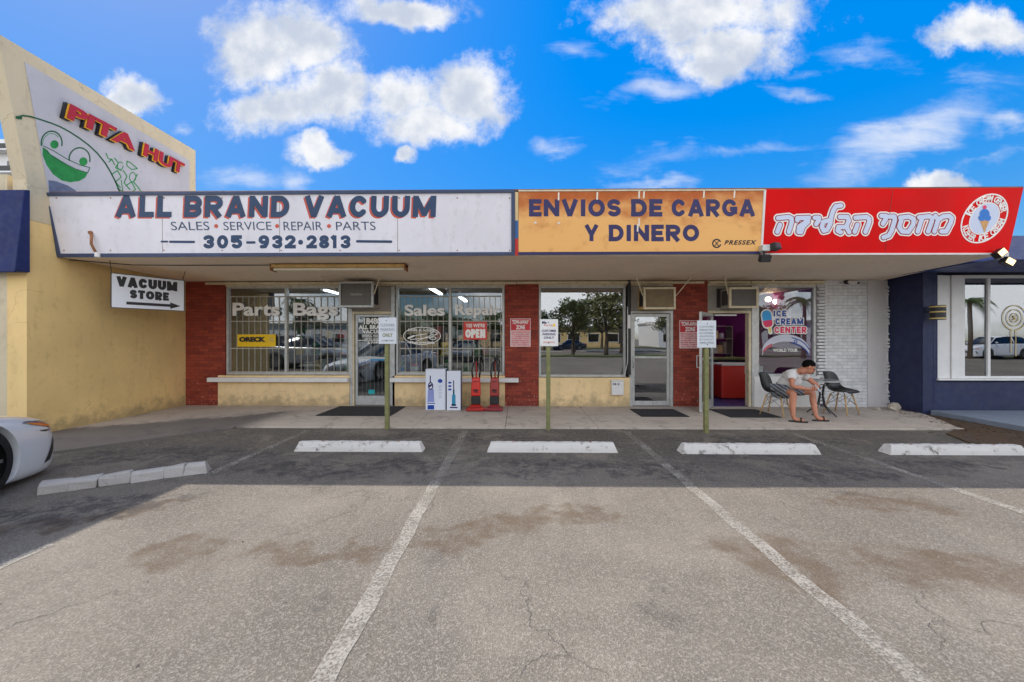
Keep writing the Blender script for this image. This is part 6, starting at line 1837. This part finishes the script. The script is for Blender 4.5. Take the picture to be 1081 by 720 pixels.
def make_palm(seed):
    rr = random.Random(seed); e = empty('palm_tree', (0, 0, 0), 'x', 'palm tree')
    mb = MB(); mb.tube([(0, 0, 0), (.05, 0, 1.5), (.02, .04, 3.2), (0, 0, 4.4)], [.16, .13, .12, .13], 8); mb.build('trunk', M_bark, e)
    mb = MB()
    for k in range(26):
        an = rr.uniform(0, 6.28); el = rr.uniform(-.2, 1.2); c, s_ = math.cos(an), math.sin(an)
        P = []
        for j in range(7):
            t = j / 6; r_ = 1.5 * t; z = 4.4 + math.sin(el) * 1.3 * t - 1.3 * t * t
            P.append(V_((c * r_ * math.cos(el * .6), s_ * r_ * math.cos(el * .6), z)))
        for j in range(6):
            for q in range(4):
                p = P[j].lerp(P[j + 1], q / 4); 
                for sd in (-1, 1):
                    L2 = .32 * math.sin(math.pi * min(1, (j + q / 4) / 6 * .85 + .12)); d = V_((-s_ * sd + c * .6, c * sd + s_ * .6, -.35)).normalized()
                    mb.add([tuple(p), tuple(p + d * L2 * .5 + V_((0, 0, .018))), tuple(p + d * L2), tuple(p + d * L2 * .5 - V_((0, 0, .018)))], [(0, 1, 2, 3)])
    mb.build('fronds', M_leaf, e); return e
t1, t2 = make_tree(1, M_leaf), make_tree(5, M_leaf2)
pm = make_palm(3)
first = {}
for i, (proto, x, y, s_, lab) in enumerate([
        (t2, 8.6, -20, .95, 'olive green tree reflected at the right half of the plain window'), (t1, 3.6, -34, .8, 'green tree beyond the road reflected in the plain window'), (t1, -4, -44, .9, 'green tree reflected in the sales window'),
        (t2, -14, -30, .7, 'olive tree reflected in the parts window'), (t1, -24, -46, 1.0, 'large green tree reflected far left in the parts window'), (t1, 14, -46, 1.0, 'green tree behind the palms reflected by the ice cream window'),
        (t2, 5.0, -17, .72, 'small olive tree reflected in the middle of the plain window'), (t1, 6.6, -27, .95, 'green tree reflected just left of the window post'), (t2, 11.5, -25, 1.0, 'olive tree reflected in the office door glass'), (t1, -7.5, -20, .6, 'small green tree reflected in the sales window'),
        (t2, 24, -44, .9, 'olive tree beyond the road reflected in the ice cream window'), (t1, -10, -47, .8, 'bushy green tree beyond the road behind the viewer'), (t1, 40, -46, 1.1, 'tall green tree reflected in the blue shop window'), (t2, 52, -48, 1.0, 'olive tree at the far right behind the viewer'),
        (t1, -36, -47, 1.1, 'tall green tree at the far left behind the viewer'), (t2, 1, -49, .9, 'olive tree far behind the road opposite the office door')]):
    o = proto if proto.name not in first else copy_tree(proto)
    first[proto.name] = 1
    o.location = (x, y, 0); o.rotation_euler = (0, 0, i * 1.3); o.scale = (s_, s_, s_); tag(o, lab, 'tree', 'trees across the road behind the viewer')
for i, (x, y, s_, lab) in enumerate([(21.5, -12, 1.0, 'palm tree reflected in the ice cream shop window'), (34, -13.5, 1.0, 'palm tree reflected in the left pane of the blue shop'), (40, -13, 1.15, 'palm tree reflected in the right pane of the blue shop'), (-19, -16, 1.1, 'palm tree at the far left behind the viewer')]):
    o = pm if i == 0 else copy_tree(pm)
    o.location = (x, y, 0); o.rotation_euler = (0, 0, i * 2.1); o.scale = (s_,) * 3; tag(o, lab, 'palm tree', 'palm trees across the lot')
def house(x0, x1, y0, h, m_, lab):
    e = empty('low_building', ((x0 + x1) / 2, y0, 0), lab, 'building', 'low buildings across the road')
    B(x0, x1, y0 - 12, y0, 0, h).build('wall', m_, e); B(x0 - .2, x1 + .2, y0 - 12.2, y0 + .5, h + .003, h + .3).build('roof', M_grey, e)
    n = int((x1 - x0) / 3.5)
    for k in range(n):
        x = x0 + (k + .5) * (x1 - x0) / n; w_ = B(x - 1.1, x + 1.1, y0 - .05, y0 + .03, .9, 2.5).build('window', M_whitep, e); B(x - 1.0, x + 1.0, y0 + .031, y0 + .035, 1.0, 2.4).build('pane', M_carglass, w_)
    return e
house(-50, -27, -52, 4.2, M_whitep, 'white low building across the road behind the viewer')
house(-22, -2, -54, 3.8, M_cream, 'cream low building across the road behind the viewer')
house(5, 19, -52, 3.6, M_yellow, 'yellow low building reflected in the plain window')
house(26, 60, -53, 4.6, M_whitep, 'long white low building reflected in the blue shop window')
